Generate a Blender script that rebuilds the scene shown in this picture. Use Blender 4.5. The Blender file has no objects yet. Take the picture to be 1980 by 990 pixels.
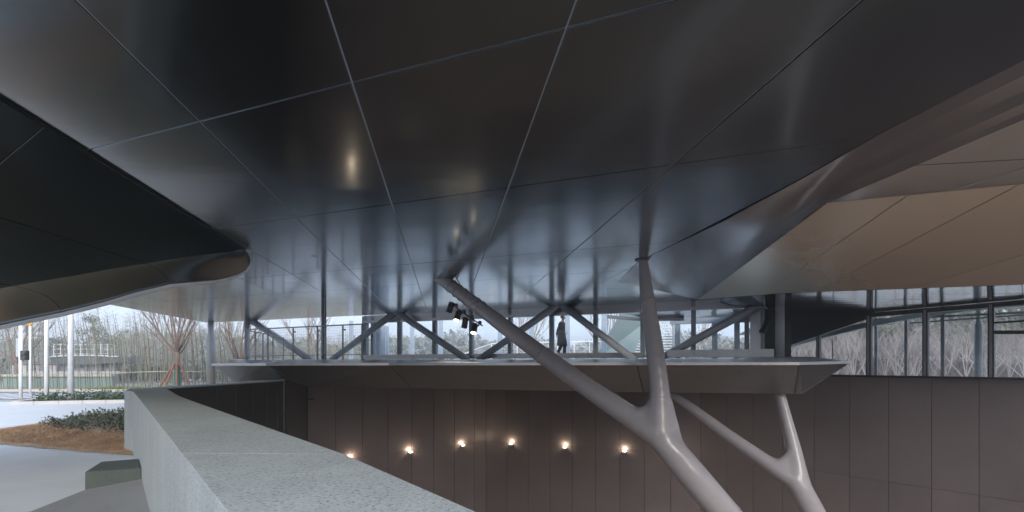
import bpy, bmesh, math, random
from mathutils import Vector, Matrix, geometry
V = Vector
R = math.radians
SC = bpy.context.scene
COL = SC.collection
# ---------------------------------------------------------------- camera
EYE = 1.6
FPX, CX, HY = 1000.0, 990.0, 703.0
cam_d = bpy.data.cameras.new("camera")
cam = bpy.data.objects.new("camera", cam_d)
COL.objects.link(cam)
cam.location = (0, 0, EYE)
cam.rotation_euler = (R(90), 0, 0)
cam_d.sensor_width = 36
cam_d.lens = 36 * FPX / 1980
cam_d.shift_y = (HY - 495) / 1980
cam_d.clip_start = 0.05
cam_d.clip_end = 3000
SC.camera = cam
# ---------------------------------------------------------------- world, sun, exposure
SUN_EL, SUN_AZ = R(22), R(163)      # azimuth from +Y towards +X
w = bpy.data.worlds.new("World"); SC.world = w; w.use_nodes = True
nt = w.node_tree; nt.nodes.clear()
wo = nt.nodes.new("ShaderNodeOutputWorld"); bg = nt.nodes.new("ShaderNodeBackground")
sky = nt.nodes.new("ShaderNodeTexSky"); sky.sky_type = 'NISHITA'; sky.sun_disc = False
sky.sun_elevation = SUN_EL; sky.sun_rotation = SUN_AZ
sky.air_density = 1.0; sky.dust_density = 4.0; sky.ozone_density = 1.0
mixw = nt.nodes.new("ShaderNodeMix"); mixw.data_type = 'RGBA'; mixw.inputs[0].default_value = 0.78
mixw.inputs[7].default_value = (5.1, 6.0, 7.4, 1)      # the even white of the cloud layer
nt.links.new(sky.outputs[0], mixw.inputs[6]); nt.links.new(mixw.outputs[2], bg.inputs[0])
bg.inputs[1].default_value = 0.128
nt.links.new(bg.outputs[0], wo.inputs[0])
sd = bpy.data.lights.new("sun", 'SUN'); sd.energy = 1.5; sd.angle = R(25); sd.color = (1, 0.97, 0.93)
so = bpy.data.objects.new("sun", sd); COL.objects.link(so)
_sdir = V((math.sin(SUN_AZ) * math.cos(SUN_EL), math.cos(SUN_AZ) * math.cos(SUN_EL), math.sin(SUN_EL)))
so.rotation_euler = _sdir.to_track_quat('Z', 'Y').to_euler(); so.location = (0, 0, 40)
SC.view_settings.view_transform = 'Standard'
SC.view_settings.look = 'None'
SC.view_settings.exposure = 1.1
SC.view_settings.gamma = 1.0
SC.cycles.max_bounces = 10; SC.cycles.glossy_bounces = 6; SC.cycles.transparent_max_bounces = 24
SC.cycles.diffuse_bounces = 4; SC.cycles.transmission_bounces = 8
SC.cycles.sample_clamp_indirect = 2.5; SC.cycles.adaptive_threshold = .006; SC.cycles.blur_glossy = 3.0

HAZE = .0036
SC.cycles.volume_bounces = 0
# ---------------------------------------------------------------- helpers
def at(px, py, Y):
    return V(((px - CX) * Y / FPX, Y, EYE - (py - HY) * Y / FPX))
def onz(px, py, z):
    Y = (EYE - z) * FPX / (py - HY)
    return V(((px - CX) * Y / FPX, Y, z))
def ray_plan(px, A, B):
    """plan point where the sight line of column px meets the plan line A-B"""
    m = (px - CX) / FPX
    dx, dy = B[0] - A[0], B[1] - A[1]
    t = (m * A[1] - A[0]) / (dx - m * dy)
    return V((A[0] + t * dx, A[1] + t * dy))
def truss_y(px): return 23.4 / (1 + .44 * (px - CX) / FPX)
def rear(px, off):   # line parallel to the truss, off metres behind it
    return (23.4 + off) / (1 + .44 * (px - CX) / FPX)

MATS = {}
def nodes(name):
    m = bpy.data.materials.new(name); m.use_nodes = True
    n = m.node_tree; b = n.nodes["Principled BSDF"]
    MATS[name] = m
    return m, n, b
def N(n, t, **kw):
    x = n.nodes.new(t)
    for k, v in kw.items(): setattr(x, k, v)
    return x
def coords(n, scale=(1, 1, 1), rot=(0, 0, 0)):
    g = N(n, "ShaderNodeNewGeometry"); mp = N(n, "ShaderNodeMapping")
    mp.inputs["Scale"].default_value = scale; mp.inputs["Rotation"].default_value = rot
    n.links.new(g.outputs["Position"], mp.inputs[0]); return mp.outputs[0]
def noise(n, co, scale, detail=3, rough=.5):
    t = N(n, "ShaderNodeTexNoise"); t.inputs["Scale"].default_value = scale
    t.inputs["Detail"].default_value = detail; t.inputs["Roughness"].default_value = rough
    n.links.new(co, t.inputs["Vector"]); return t.outputs["Fac"]
def ramp(n, fac, stops):
    r = N(n, "ShaderNodeValToRGB"); e = r.color_ramp.elements
    while len(e) < len(stops): e.new(.5)
    for i, (p, c) in enumerate(stops):
        e[i].position = p; e[i].color = (*c, 1) if len(c) == 3 else c
    n.links.new(fac, r.inputs[0]); return r.outputs[0]
def bump(n, b, h, dist, strength=1.0):
    bp = N(n, "ShaderNodeBump"); bp.inputs["Distance"].default_value = dist; bp.inputs["Strength"].default_value = strength
    n.links.new(h, bp.inputs["Height"]); n.links.new(bp.outputs[0], b.inputs["Normal"]); return bp
def maprange(n, fac, a, b_):
    r = N(n, "ShaderNodeMapRange"); r.inputs[3].default_value = a; r.inputs[4].default_value = b_
    n.links.new(fac, r.inputs[0]); return r.outputs[0]

def metal(name, base, rough, wave=0.004, wscale=(.55, 1.1, .8), metallic=1.0, var=.06, rot=0.0, tone=.04, edge=None, coat=None):
    m, n, b = nodes(name)
    b.inputs["Metallic"].default_value = metallic
    co = coords(n, wscale, (0, 0, rot))
    nz = noise(n, co, 1.3, 2, .45)
    if wave: bump(n, b, nz, wave)
    c2 = coords(n, (.5, .5, .5)); f = noise(n, c2, 1.0, 4, .6)
    lo = tuple(c * (1 - var) for c in base); hi = tuple(c * (1 + var) for c in base)
    oi = N(n, "ShaderNodeObjectInfo"); hv = N(n, "ShaderNodeHueSaturation")
    n.links.new(maprange(n, oi.outputs["Random"], 1 - tone, 1 + tone), hv.inputs["Value"])
    n.links.new(ramp(n, f, [(.3, lo), (.7, hi)]), hv.inputs["Color"]); n.links.new(hv.outputs[0], b.inputs["Base Color"])
    if coat:
        b.inputs["Coat Weight"].default_value = coat[0]; b.inputs["Coat Roughness"].default_value = coat[1]; b.inputs["Coat IOR"].default_value = 1.5
        if wave: n.links.new(b.inputs["Normal"].links[0].from_socket, b.inputs["Coat Normal"])
    if edge: b.inputs["Specular Tint"].default_value = (*edge, 1)
    n.links.new(maprange(n, f, rough * .88, rough * 1.12), b.inputs["Roughness"])
    return m
def matte(name, base, rough=.7, var=.12, scale=3, bscale=0, bdist=0, metallic=0.0):
    m, n, b = nodes(name)
    co = coords(n); f = noise(n, co, scale, 5, .6)
    lo = tuple(c * (1 - var) for c in base); hi = tuple(c * (1 + var) for c in base)
    n.links.new(ramp(n, f, [(.3, lo), (.7, hi)]), b.inputs["Base Color"])
    b.inputs["Roughness"].default_value = rough; b.inputs["Metallic"].default_value = metallic
    if bdist: bump(n, b, noise(n, co, bscale, 4, .6), bdist)
    return m
def emit(name, col, st):
    m, n, b = nodes(name)
    b.inputs["Base Color"].default_value = (*col, 1)
    b.inputs["Emission Color"].default_value = (*col, 1); b.inputs["Emission Strength"].default_value = st
    return m
def glass(name, tint, gl=.9):
    m = bpy.data.materials.new(name); m.use_nodes = True; n = m.node_tree; n.nodes.clear()
    o = N(n, "ShaderNodeOutputMaterial"); mx = N(n, "ShaderNodeMixShader")
    tr = N(n, "ShaderNodeBsdfTransparent"); tr.inputs[0].default_value = (*tint, 1)
    g = N(n, "ShaderNodeBsdfGlossy"); g.inputs["Roughness"].default_value = .02; g.inputs[0].default_value = (gl, gl, gl, 1)
    fr = N(n, "ShaderNodeFresnel"); fr.inputs[0].default_value = 1.5
    co = coords(n, (1, 1, 1)); bp = N(n, "ShaderNodeBump"); bp.inputs["Distance"].default_value = .0012
    n.links.new(noise(n, co, .9, 2), bp.inputs["Height"]); n.links.new(bp.outputs[0], g.inputs["Normal"])
    n.links.new(fr.outputs[0], mx.inputs[0]); n.links.new(tr.outputs[0], mx.inputs[1]); n.links.new(g.outputs[0], mx.inputs[2])
    n.links.new(mx.outputs[0], o.inputs[0]); MATS[name] = m; return m
def leafmat(name, stops, scale=1.5):
    m, n, b = nodes(name)
    f = noise(n, coords(n), scale, 3, .7)
    n.links.new(ramp(n, f, stops), b.inputs["Base Color"]); b.inputs["Roughness"].default_value = .7
    return m

M_CEIL = metal("brushed_ceiling_metal", (.068, .094, .115), .23, .0048, (.42, 1.0, .8), coat=(.9, .13))
M_CANO = metal("canopy_metal", (.062, .072, .075), .24, .003, (.5, .8, .8), edge=(.45, .5, .52))
M_CANOF = metal("eave_metal", (.25, .272, .29), .19, .006, (.5, .8, .8))
M_SOFFIT_WARM = metal("soffit_metal", (.70, .63, .52), .28, .0025, (.6, .8, .8), var=0.0)  # warm tint stands in for pit light mirrored in the metal
M_RIB = metal("ribbon_metal", (.46, .46, .46), .15, .003, (.6, .8, .8))
M_SIDE = metal("side_soffit_metal", (.50, .53, .55), .10, .006, (.15, 2.2, .8))
M_JOINT = matte('joint_edge_glint', (.42, .47, .54), .4, .05, 3, metallic=.3)  # pale blue backing stands in for joint edges catching light
M_BACK = matte("joint_backing", (.10, .115, .14), .5, .1, 2, metallic=.6)
M_PIT = metal("pit_wall_panel", (.178, .146, .148), .42, .0012, (.5, .5, .3), .2, .10, tone=.07)
M_PITD = metal("lining_panel", (.030, .032, .036), .42, .001, (.5, .5, .3), .4, .10)
M_STEEL = matte("grey_steel_paint", (.37, .345, .36), .26, .05, 4, 14, .0015)
M_STEELD = matte("dark_steel_paint", (.115, .125, .145), .35, .08, 4)
M_TUBE = matte("truss_paint", (.36, .37, .40), .35, .06, 4)
M_MULL = matte("mullion_paint", (.22, .245, .28), .4, .06, 4)
M_MULLB = matte("black_mullion_paint", (.022, .025, .03), .4, .06, 4)
M_MULLP = matte("pale_mullion_paint", (.36, .41, .47), .4, .06, 4)
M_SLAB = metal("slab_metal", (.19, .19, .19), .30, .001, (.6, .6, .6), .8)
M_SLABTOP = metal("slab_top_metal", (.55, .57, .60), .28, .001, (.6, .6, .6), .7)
M_CURB = metal("curb_metal", (.33, .32, .32), .3, .001, (.6, .6, .6), .7)
M_LIP = matte("lip_sky_sheen", (.66, .68, .70), .35, .05, 3)  # pale colour stands in for sky mirrored in the metal lip
M_GLASS = glass("clear_glass", (.92, .955, .97))
M_GLASSR = glass("side_glass", (.93, .94, .955))
M_RAIL = matte("railing_paint", (.20, .22, .25), .4, .05, 5)
M_WIRE = matte("wire_paint", (.42, .45, .50), .4, .05, 5)
M_WHITE = matte("white_pole_paint", (.78, .79, .80), .45, .04, 2)
M_DARK = matte("dark_plastic", (.02, .021, .023), .5, .1, 4)
M_LAMPB = matte("spotlight_body", (.055, .055, .058), .45, .1, 6)
M_LENS = emit("lamp_glow", (1, .86, .66), 4)
M_LENSW = emit("wall_lamp_glow", (1, .90, .72), 3)
M_RED = matte("red_oxide", (.22, .05, .035), .7, .15, 5)

def granite(name, base, spk, rough=.75, k=1.0, bd=.004):
    m, n, b = nodes(name); co = coords(n)
    vo = N(n, "ShaderNodeTexVoronoi"); vo.inputs["Scale"].default_value = 85; n.links.new(co, vo.inputs["Vector"])
    f = noise(n, co, 62, 4, .78); g = noise(n, co, 1.1, 5, .6); s = noise(n, coords(n, (1, 1, .12)), 5, 4, .6)
    c1 = ramp(n, f, [(.33, spk), (.47, base), (.60, base), (.72, tuple(min(1, c * 1.5) for c in base))])
    c2 = ramp(n, g, [(.3, (.90, .90, .90)), (.7, (1.04, 1.04, 1.04))])
    c3 = ramp(n, s, [(.35, (.93, .93, .93)), (.6, (1.02, 1.02, 1.02))])
    mx = N(n, "ShaderNodeMix", data_type='RGBA', blend_type='MULTIPLY'); mx.inputs[0].default_value = 1
    n.links.new(c1, mx.inputs[6]); n.links.new(c2, mx.inputs[7])
    mx2 = N(n, "ShaderNodeMix", data_type='RGBA', blend_type='MULTIPLY'); mx2.inputs[0].default_value = k
    n.links.new(mx.outputs[2], mx2.inputs[6]); n.links.new(c3, mx2.inputs[7])
    n.links.new(mx2.outputs[2], b.inputs["Base Color"]); b.inputs["Roughness"].default_value = rough
    bump(n, b, f, bd, .8)
    return m
M_GRAN = granite("flamed_granite", (.40, .428, .42), (.09, .11, .105))
M_GRAND = granite("dark_granite", (.055, .07, .062), (.012, .018, .015), .7)

def concrete(name, base, var=.10):
    m, n, b = nodes(name); co = coords(n)
    f = noise(n, co, .5, 6, .65); g = noise(n, co, 40, 3, .6)
    n.links.new(ramp(n, f, [(.3, tuple(c * (1 - var) for c in base)), (.55, base), (.75, tuple(c * (1 + var * .6) for c in base))]), b.inputs["Base Color"])
    b.inputs["Roughness"].default_value = .75; bump(n, b, g, .002); return m
M_PLAZA = concrete("plaza_concrete", (.60, .63, .665), .13)
M_PATH = concrete("pale_path", (.58, .60, .63), .08)
M_RAMP = concrete("ramp_concrete", (.25, .255, .265), .16)
M_ROAD = concrete("road_asphalt", (.16, .17, .185), .15)
M_KERB = concrete("kerb_stone", (.50, .48, .47), .12)
M_SOIL = leafmat("soil", [(.3, (.06, .045, .035)), (.7, (.13, .10, .08))], 6)
M_GROUND = leafmat("ground_earth", [(.3, (.27, .275, .27)), (.7, (.39, .395, .39))], .6)
M_PITFLOOR = concrete("pit_floor_warm", (.54, .43, .36), .10)
M_STRAW = leafmat("dormant_turf", [(.25, (.27, .155, .08)), (.5, (.40, .25, .135)), (.75, (.50, .34, .20))], 2.2)
M_GRASS = leafmat("verge_grass", [(.3, (.10, .13, .04)), (.7, (.24, .27, .09))], 3)
M_COVER = leafmat("ground_cover_leaf", [(.3, (.045, .06, .035)), (.5, (.09, .11, .06)), (.7, (.15, .13, .11))], 9)
M_HEDGE = leafmat("kerb_shrub_leaf", [(.3, (.035, .07, .03)), (.7, (.11, .16, .07))], 8)
M_TEAL = matte("green_wall_paint", (.20, .30, .285), .75, .08, 1.2)
M_BAMB = leafmat("bamboo_cane", [(.3, (.27, .27, .21)), (.7, (.42, .40, .33))], 1.2)
M_CANE = leafmat('front_cane', [(.3, (.10, .10, .075)), (.7, (.20, .19, .14))], 1.2)
M_BAMBL = leafmat("bamboo_leaf", [(.3, (.31, .29, .25)), (.7, (.50, .46, .41))], .7)
M_PINE = leafmat("pine_leaf", [(.3, (.03, .062, .045)), (.7, (.08, .13, .085))], 1.2)
M_CYPR = leafmat("cypress_leaf", [(.3, (.17, .12, .125)), (.7, (.28, .20, .20))], 1.2)
M_FAR = leafmat("far_wood_leaf", [(.3, (.13, .15, .12)), (.5, (.17, .18, .145)), (.7, (.25, .225, .19))], .12)
M_BARK = matte("bark", (.21, .15, .125), .85, .25, 6, 30, .01)
M_BARKG = matte("grey_bark", (.30, .255, .23), .85, .25, 6)
M_TWIG = leafmat("pale_twigs", [(.3, (.24, .21, .195)), (.7, (.41, .375, .35))], .5)
M_TWIGR = leafmat("reddish_twigs", [(.3, (.10, .086, .08)), (.7, (.235, .20, .185))], .3)
M_EVER = leafmat("evergreen_leaf", [(.3, (.07, .095, .03)), (.7, (.20, .23, .09))], .4)
M_WRAP = matte("green_wrap", (.06, .17, .15), .7, .15, 8)
M_STAKE = matte("stake_wood", (.24, .12, .085), .8, .2, 8)
M_CLOTH = matte("black_coat_cloth", (.016, .017, .020), .9, .2, 30)
M_SKIN = matte("skin", (.42, .26, .19), .5, .05, 20)
M_HAIR = matte("dark_hair", (.012, .010, .010), .6, .2, 40)
M_TROUS = matte("dark_trousers", (.025, .028, .034), .9, .15, 30)
M_YEL = matte("amber_plastic", (.85, .42, .02), .4, .05, 5)
M_ROOFD = matte("grey_roof_shingle", (.11, .12, .13), .7, .15, 3)
M_TEALP = metal("fin_metal", (.30, .37, .37), .35, .001, (.5, .5, .5), .6)

class MB:
    def __init__(s): s.v = []; s.f = []
    def quad(s, *p):
        i = len(s.v); s.v += [tuple(q) for q in p]; s.f.append(tuple(range(i, i + len(p))))
    def box(s, c, d, rz=0.0, M=None):
        hx, hy, hz = d[0] / 2, d[1] / 2, d[2] / 2; i = len(s.v); c = V(c)
        rm = M if M is not None else Matrix.Rotation(rz, 3, 'Z')
        for z in (-hz, hz):
            for x, y in ((-hx, -hy), (hx, -hy), (hx, hy), (-hx, hy)):
                s.v.append(tuple(c + rm @ V((x, y, z))))
        s.f += [tuple(i + k for k in q) for q in ((3, 2, 1, 0), (4, 5, 6, 7), (0, 1, 5, 4), (1, 2, 6, 5), (2, 3, 7, 6), (3, 0, 4, 7))]
    def bar(s, a, b, wd, ht, up=(0, 0, 1)):
        a, b = V(a), V(b); t = (b - a).normalized(); u = V(up)
        if abs(t.dot(u)) > .98: u = V((0, 1, 0))
        sd_ = t.cross(u).normalized(); u = sd_.cross(t); i = len(s.v)
        for p in (a, b):
            for x, y in ((-1, -1), (1, -1), (1, 1), (-1, 1)):
                s.v.append(tuple(p + sd_ * x * wd / 2 + u * y * ht / 2))
        s.f += [tuple(i + k for k in q) for q in ((3, 2, 1, 0), (4, 5, 6, 7), (0, 1, 5, 4), (1, 2, 6, 5), (2, 3, 7, 6), (3, 0, 4, 7))]
    def tube(s, pts, rad, n=8, cap=True):
        pts = [V(p) for p in pts]
        if not hasattr(rad, '__len__'): rad = [rad] * len(pts)
        i0 = len(s.v); ref = None
        for k, p in enumerate(pts):
            t = (pts[min(k + 1, len(pts) - 1)] - pts[max(k - 1, 0)]).normalized()
            if ref is None: ref = t.orthogonal().normalized()
            a = (ref - t * ref.dot(t)).normalized(); ref = a; c = t.cross(a)
            for j in range(n):
                an = 2 * math.pi * j / n
                s.v.append(tuple(p + (a * math.cos(an) + c * math.sin(an)) * rad[k]))
        for k in range(len(pts) - 1):
            for j in range(n):
                a0 = i0 + k * n + j; a1 = i0 + k * n + (j + 1) % n
                s.f.append((a0, a1, a1 + n, a0 + n))
        if cap:
            s.f.append(tuple(i0 + n - 1 - j for j in range(n)))
            s.f.append(tuple(i0 + (len(pts) - 1) * n + j for j in range(n)))
    def prism(s, poly, z0, z1):
        i = len(s.v); n = len(poly)
        s.v += [(p[0], p[1], z0) for p in poly] + [(p[0], p[1], z1) for p in poly]
        s.f.append(tuple(i + n - 1 - k for k in range(n))); s.f.append(tuple(i + n + k for k in range(n)))
        for k in range(n): s.f.append((i + k, i + (k + 1) % n, i + n + (k + 1) % n, i + n + k))
    def rings(s, rings, cap=True, closed=True):
        i0 = len(s.v); n = len(rings[0])
        for r in rings: s.v += [tuple(p) for p in r]
        m = n if closed else n - 1
        for k in range(len(rings) - 1):
            for j in range(m):
                a0 = i0 + k * n + j; a1 = i0 + k * n + (j + 1) % n
                s.f.append((a0, a1, a1 + n, a0 + n))
        if cap and closed:
            s.f.append(tuple(i0 + n - 1 - j for j in range(n))); s.f.append(tuple(i0 + (len(rings) - 1) * n + j for j in range(n)))
    def mesh(s, name, mat, org=(0, 0, 0), smooth=False):
        me = bpy.data.meshes.new(name); o = V(org)
        me.from_pydata([tuple(V(p) - o) for p in s.v], [], s.f); me.update()
        bm = bmesh.new(); bm.from_mesh(me); bmesh.ops.recalc_face_normals(bm, faces=bm.faces); bm.to_mesh(me); bm.free()
        me.materials.append(mat)
        if smooth: me.shade_smooth()
        return me
    def build(s, name, mat, parent=None, smooth=False, org=None, **kw):
        w_ = wloc(parent) if parent else V((0, 0, 0))
        o_ = V(org) if org is not None else w_
        me = s.mesh(name, mat, o_, smooth)
        ob = bpy.data.objects.new(name, me); COL.objects.link(ob)
        ob.location = o_ - w_ if parent else o_
        if parent: ob.parent = parent
        for k, v in kw.items(): ob[k] = v
        return ob
def wloc(o):
    l = V((0, 0, 0))
    while o: l = l + o.location; o = o.parent
    return l
def thing(name, label, cat, loc=(0, 0, 0), group=None):
    o = bpy.data.objects.new(name, None); o.empty_display_size = .2; COL.objects.link(o); o.location = loc
    o['label'] = label; o['category'] = cat
    if group: o['group'] = group
    return o
def tag(o, label, cat, group=None):
    o['label'] = label; o['category'] = cat
    if group: o['group'] = group
    return o
def stuff(o, label, cat):
    o['kind'] = 'stuff'; o['label'] = label; o['category'] = cat; return o
def copy_tree(o, parent=None):
    c = o.copy(); COL.objects.link(c); c.parent = parent
    for ch in list(o.children): copy_tree(ch, c)
    return c
def inset(poly, d, nrm):
    n = len(poly); out = []
    for i in range(n):
        p, a, b = poly[i], poly[i - 1], poly[(i + 1) % n]
        e1 = (p - a).normalized(); e2 = (b - p).normalized()
        n1 = nrm.cross(e1).normalized(); n2 = nrm.cross(e2).normalized()
        k = 1 + n1.dot(n2)
        out.append(p + (n1 + n2) * (d / max(k, .25)))
    return out
def clean(poly, eps=.01):
    out = []
    for p in poly:
        if not out or (p - out[-1]).length > eps: out.append(p)
    while len(out) > 1 and (out[0] - out[-1]).length <= eps: out.pop()
    return out
def panel(name, poly, face, mat, parent, gap=.014, bev=.006, th=.025, kw=None):
    """a thin cladding panel: poly is its outline in the finished plane, face points at the viewer's side"""
    poly = clean([V(p) for p in poly])
    if len(poly) < 3: return None
    nr = V((0, 0, 0))
    for i in range(len(poly)): nr += (poly[i] - poly[0]).cross(poly[(i + 1) % len(poly)] - poly[0])
    if nr.length < .02: return None
    nr.normalize()
    if nr.dot(V(face)) < 0: poly.reverse(); nr = -nr
    a = inset(poly, gap / 2, nr); b = inset(poly, gap / 2 + bev, nr)
    m = MB(); m.rings([[p - nr * th for p in a], [p - nr * bev for p in a], b], cap=True)
    return m.build(name, mat, parent, **(kw or {}))
def clip(poly, nx, ny, c):
    """keep nx*x+ny*y<=c"""
    out = []
    for i in range(len(poly)):
        p, q = poly[i], poly[(i + 1) % len(poly)]
        dp, dq = nx * p[0] + ny * p[1] - c, nx * q[0] + ny * q[1] - c
        if dp <= 0: out.append(p)
        if (dp < 0 < dq) or (dq < 0 < dp):
            t = dp / (dp - dq); out.append((p[0] + (q[0] - p[0]) * t, p[1] + (q[1] - p[1]) * t))
    return out
def clip_poly(poly, conv):
    ar = sum(conv[i - 1][0] * conv[i][1] - conv[i][0] * conv[i - 1][1] for i in range(len(conv)))
    c = conv if ar > 0 else conv[::-1]
    for i in range(len(c)):
        a, b = c[i], c[(i + 1) % len(c)]
        nx, ny = (b[1] - a[1]), -(b[0] - a[0])
        poly = clip(poly, nx, ny, nx * a[0] + ny * a[1])
        if len(poly) < 3: return []
    return poly
def structure(o): o['kind'] = 'structure'; return o

# ================================================================ GROUND
PIT_HOLE = [(16.9, -20.6), (-6.75, 9.75), (-7.15, 15.75), (-9.35, 23.3), (-1.5, 30.15), (9.4, 25.65), (12.85, 21.85), (16.75, 16.9), (22.2, 10), (22.2, -20.6)]
def sheet(name, outer, hole, z, mat):
    loops = [[V((x, y, 0)) for x, y in outer]]
    if hole: loops.append([V((x, y, 0)) for x, y in hole])
    tris = geometry.tessellate_polygon(loops); pts = [p for l in loops for p in l]
    m = MB(); m.v = [(p.x, p.y, z) for p in pts]; m.f = [tuple(t) for t in tris]
    return structure(m.build(name, mat))
sheet("ground", [(-900, -300), (900, -300), (900, 1500), (-900, 1500)], PIT_HOLE, 0.0, M_GROUND)
# plaza of pale concrete left of the pit, the path beyond the lawn
sheet("plaza", [(17.0, -20.7), (17.0, -26), (-60, -26), (-60, 21.6), (-9.0, 21.6), (-7.2, 15.75), (-6.75, 9.75)], None, .004, M_PLAZA)
PATH = [(-60, 12.0), (-12.0, 11.2), (-12.5, 12.6), (-12.7, 15), (-12.5, 17.6), (-9.3, 18.7), (-8.25, 18.6), (-8.5, 19.2), (-9.2, 21.5), (-60, 21.5)]
sheet("path", PATH, None, .008, M_PATH)
sheet("road", [(-120, 22.6), (-8.6, 22.6), (-9.6, 24.5), (-8, 28.9), (40, 60), (40, 64), (-8, 29.6), (-120, 29.0)], None, .006, M_ROAD)
mb = MB()
for i in range(9):
    x0 = -31 + i * 1.0
    mb.quad((x0, 23.2, .012), (x0 + .45, 23.2, .012), (x0 + .45, 27.6, .012), (x0, 27.6, .012))
cw = mb.build("crosswalk", matte("road_paint", (.74, .74, .74), .7, .12, 3)); structure(cw)

# kerbs: individual stones round the planting island and along the far side of the road
def kerb(name, a, b, n, y_w, h=.13):
    root = bpy.data.objects.new(name, None); COL.objects.link(root); root.location = (a[0], a[1], 0); root['kind'] = 'structure'
    A, B = V(a), V(b); L = (B - A).length; step = L / n
    rz = math.atan2(B.y - A.y, B.x - A.x); me = None
    for i in range(n):
        c = A.lerp(B, (i + .5) / n)
        if me is None:
            m = MB(); hx, hy = step / 2 - .008, y_w / 2
            m.rings([[V((-hx, -hy, 0)), V((hx, -hy, 0)), V((hx, hy, 0)), V((-hx, hy, 0))],
                     [V((-hx, -hy, h - .02)), V((hx, -hy, h - .02)), V((hx, hy, h - .02)), V((-hx, hy, h - .02))],
                     [V((-hx + .015, -hy + .02, h)), V((hx - .015, -hy + .02, h)), V((hx - .015, hy - .02, h)), V((-hx + .015, hy - .02, h))]])
            me = m.mesh("kerb_stone", M_KERB)
        o = bpy.data.objects.new("kerb_stone", me); COL.objects.link(o); o.parent = root
        o.location = (c.x - a[0], c.y - a[1], random.uniform(-.006, .006)); o.rotation_euler = (0, 0, rz)
    return root
random.seed(5)
kerb("near_kerb", (-19.3, 19.9), (-12.6, 22.0), 9, .22)
kerb("island_kerb", (-19.5, 20.3), (-20.3, 22.3), 2, .22)
kerb("far_kerb", (-46, 29.2), (-9, 29.6), 24, .25)
sheet("planting_bed", [(-19.2, 20.1), (-12.5, 22.15), (-12.5, 23.2), (-20.1, 22.4)], None, .05, M_SOIL)
sheet("grass_verge", [(-60, 29.35), (-6, 29.8), (-6, 33.5), (-60, 33.5)], None, .05, M_STRAW)

# lawn bed beside the parapet
LAWN = [(-6.55, 8.95), (-8.2, 9.5), (-10.1, 10.2), (-12.1, 11.2), (-12.5, 12.6), (-12.7, 15), (-12.4, 17.5), (-9.3, 18.6), (-8.2, 18.4), (-7.3, 15.4), (-7.1, 10.2)]
def in_poly(x, y, P):
    c = False
    for i in range(len(P)):
        (x1, y1), (x2, y2) = P[i - 1], P[i]
        if (y1 > y) != (y2 > y) and x < (x2 - x1) * (y - y1) / (y2 - y1) + x1: c = not c
    return c
def edge_dist(x, y, P):
    d = 9e9
    for i in range(len(P)):
        a, b = V(P[i - 1]), V(P[i]); p = V((x, y)); t = max(0, min(1, (p - a).dot(b - a) / (b - a).length_squared))
        d = min(d, (p - a - (b - a) * t).length)
    return d
def lawn_h(x, y): return -.015 + .13 * min(1, edge_dist(x, y, LAWN) / 1.4) + .02 * min(1, edge_dist(x, y, LAWN)) * math.sin(x * 3.1) * math.sin(y * 2.3)
sheet('lawn_edge', LAWN, None, .014, M_STRAW)
random.seed(11)
mb = MB(); st = .22; idx = {}
ys = [8.8 + st * j for j in range(46)]; xs = [-12.9 + st * i for i in range(31)]
for j in range(45):
    for i in range(30):
        cx_, cy_ = xs[i] + st / 2, ys[j] + st / 2
        if not in_poly(cx_, cy_, LAWN): continue
        q = []
        for (a, b) in ((i, j), (i + 1, j), (i + 1, j + 1), (i, j + 1)):
            if (a, b) not in idx:
                x, y = xs[a], ys[b]; ins = in_poly(x, y, LAWN)
                idx[(a, b)] = len(mb.v); mb.v.append((x, y, lawn_h(x, y) if ins else .005))
            q.append(idx[(a, b)])
        mb.f.append(tuple(q))
lawn = mb.build("lawn_bed", M_STRAW, smooth=True); structure(lawn)
COVER = [(-11.6, 12.6), (-9.9, 11.5), (-8.3, 10.9), (-7.2, 10.9), (-7.3, 15), (-7.9, 17.4), (-9.5, 17.9), (-12.0, 17.0), (-12.2, 15)]
mb = MB()
while len(mb.f) < 42000:
    x, y = random.uniform(-12.8, -6.4), random.uniform(8.8, 18.7)
    if not in_poly(x, y, LAWN) or (in_poly(x, y, COVER) and random.random() < .8): continue
    z = lawn_h(x, y); h = random.uniform(.015, .05); a = random.uniform(0, 6.28); wv = random.uniform(.004, .009)
    lx, ly = random.uniform(-.05, .05), random.uniform(-.05, .05)
    mb.quad((x - wv * math.cos(a), y - wv * math.sin(a), z - .01), (x + wv * math.cos(a), y + wv * math.sin(a), z - .01), (x + lx, y + ly, z + h))
stuff(mb.build("dormant_grass", M_STRAW), "orange brown dormant turf beside the granite parapet", "grass")
mb = MB()
def leaf(mb, c, L, wv, az, el, rng):
    d = V((math.cos(az) * math.cos(el), math.sin(az) * math.cos(el), math.sin(el))); s_ = V((-math.sin(az), math.cos(az), 0))
    c = V(c); mb.quad(c, c + d * L * .5 + s_ * wv, c + d * L, c + d * L * .5 - s_ * wv)
for _ in range(2600):
    x, y = random.uniform(-12.4, -6.9), random.uniform(10.7, 18)
    if not in_poly(x, y, COVER): continue
    z = lawn_h(x, y); hh = random.uniform(.06, .24)
    for k in range(7):
        leaf(mb, (x + random.uniform(-.06, .06), y + random.uniform(-.06, .06), z + hh * random.random()), random.uniform(.05, .10), random.uniform(.015, .03), random.uniform(0, 6.28), random.uniform(-.3, 1.1), random)
stuff(mb.build("ground_cover", M_COVER), "low dark green ground cover patch within the brown turf", "ground cover")
mb = MB()
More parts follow.
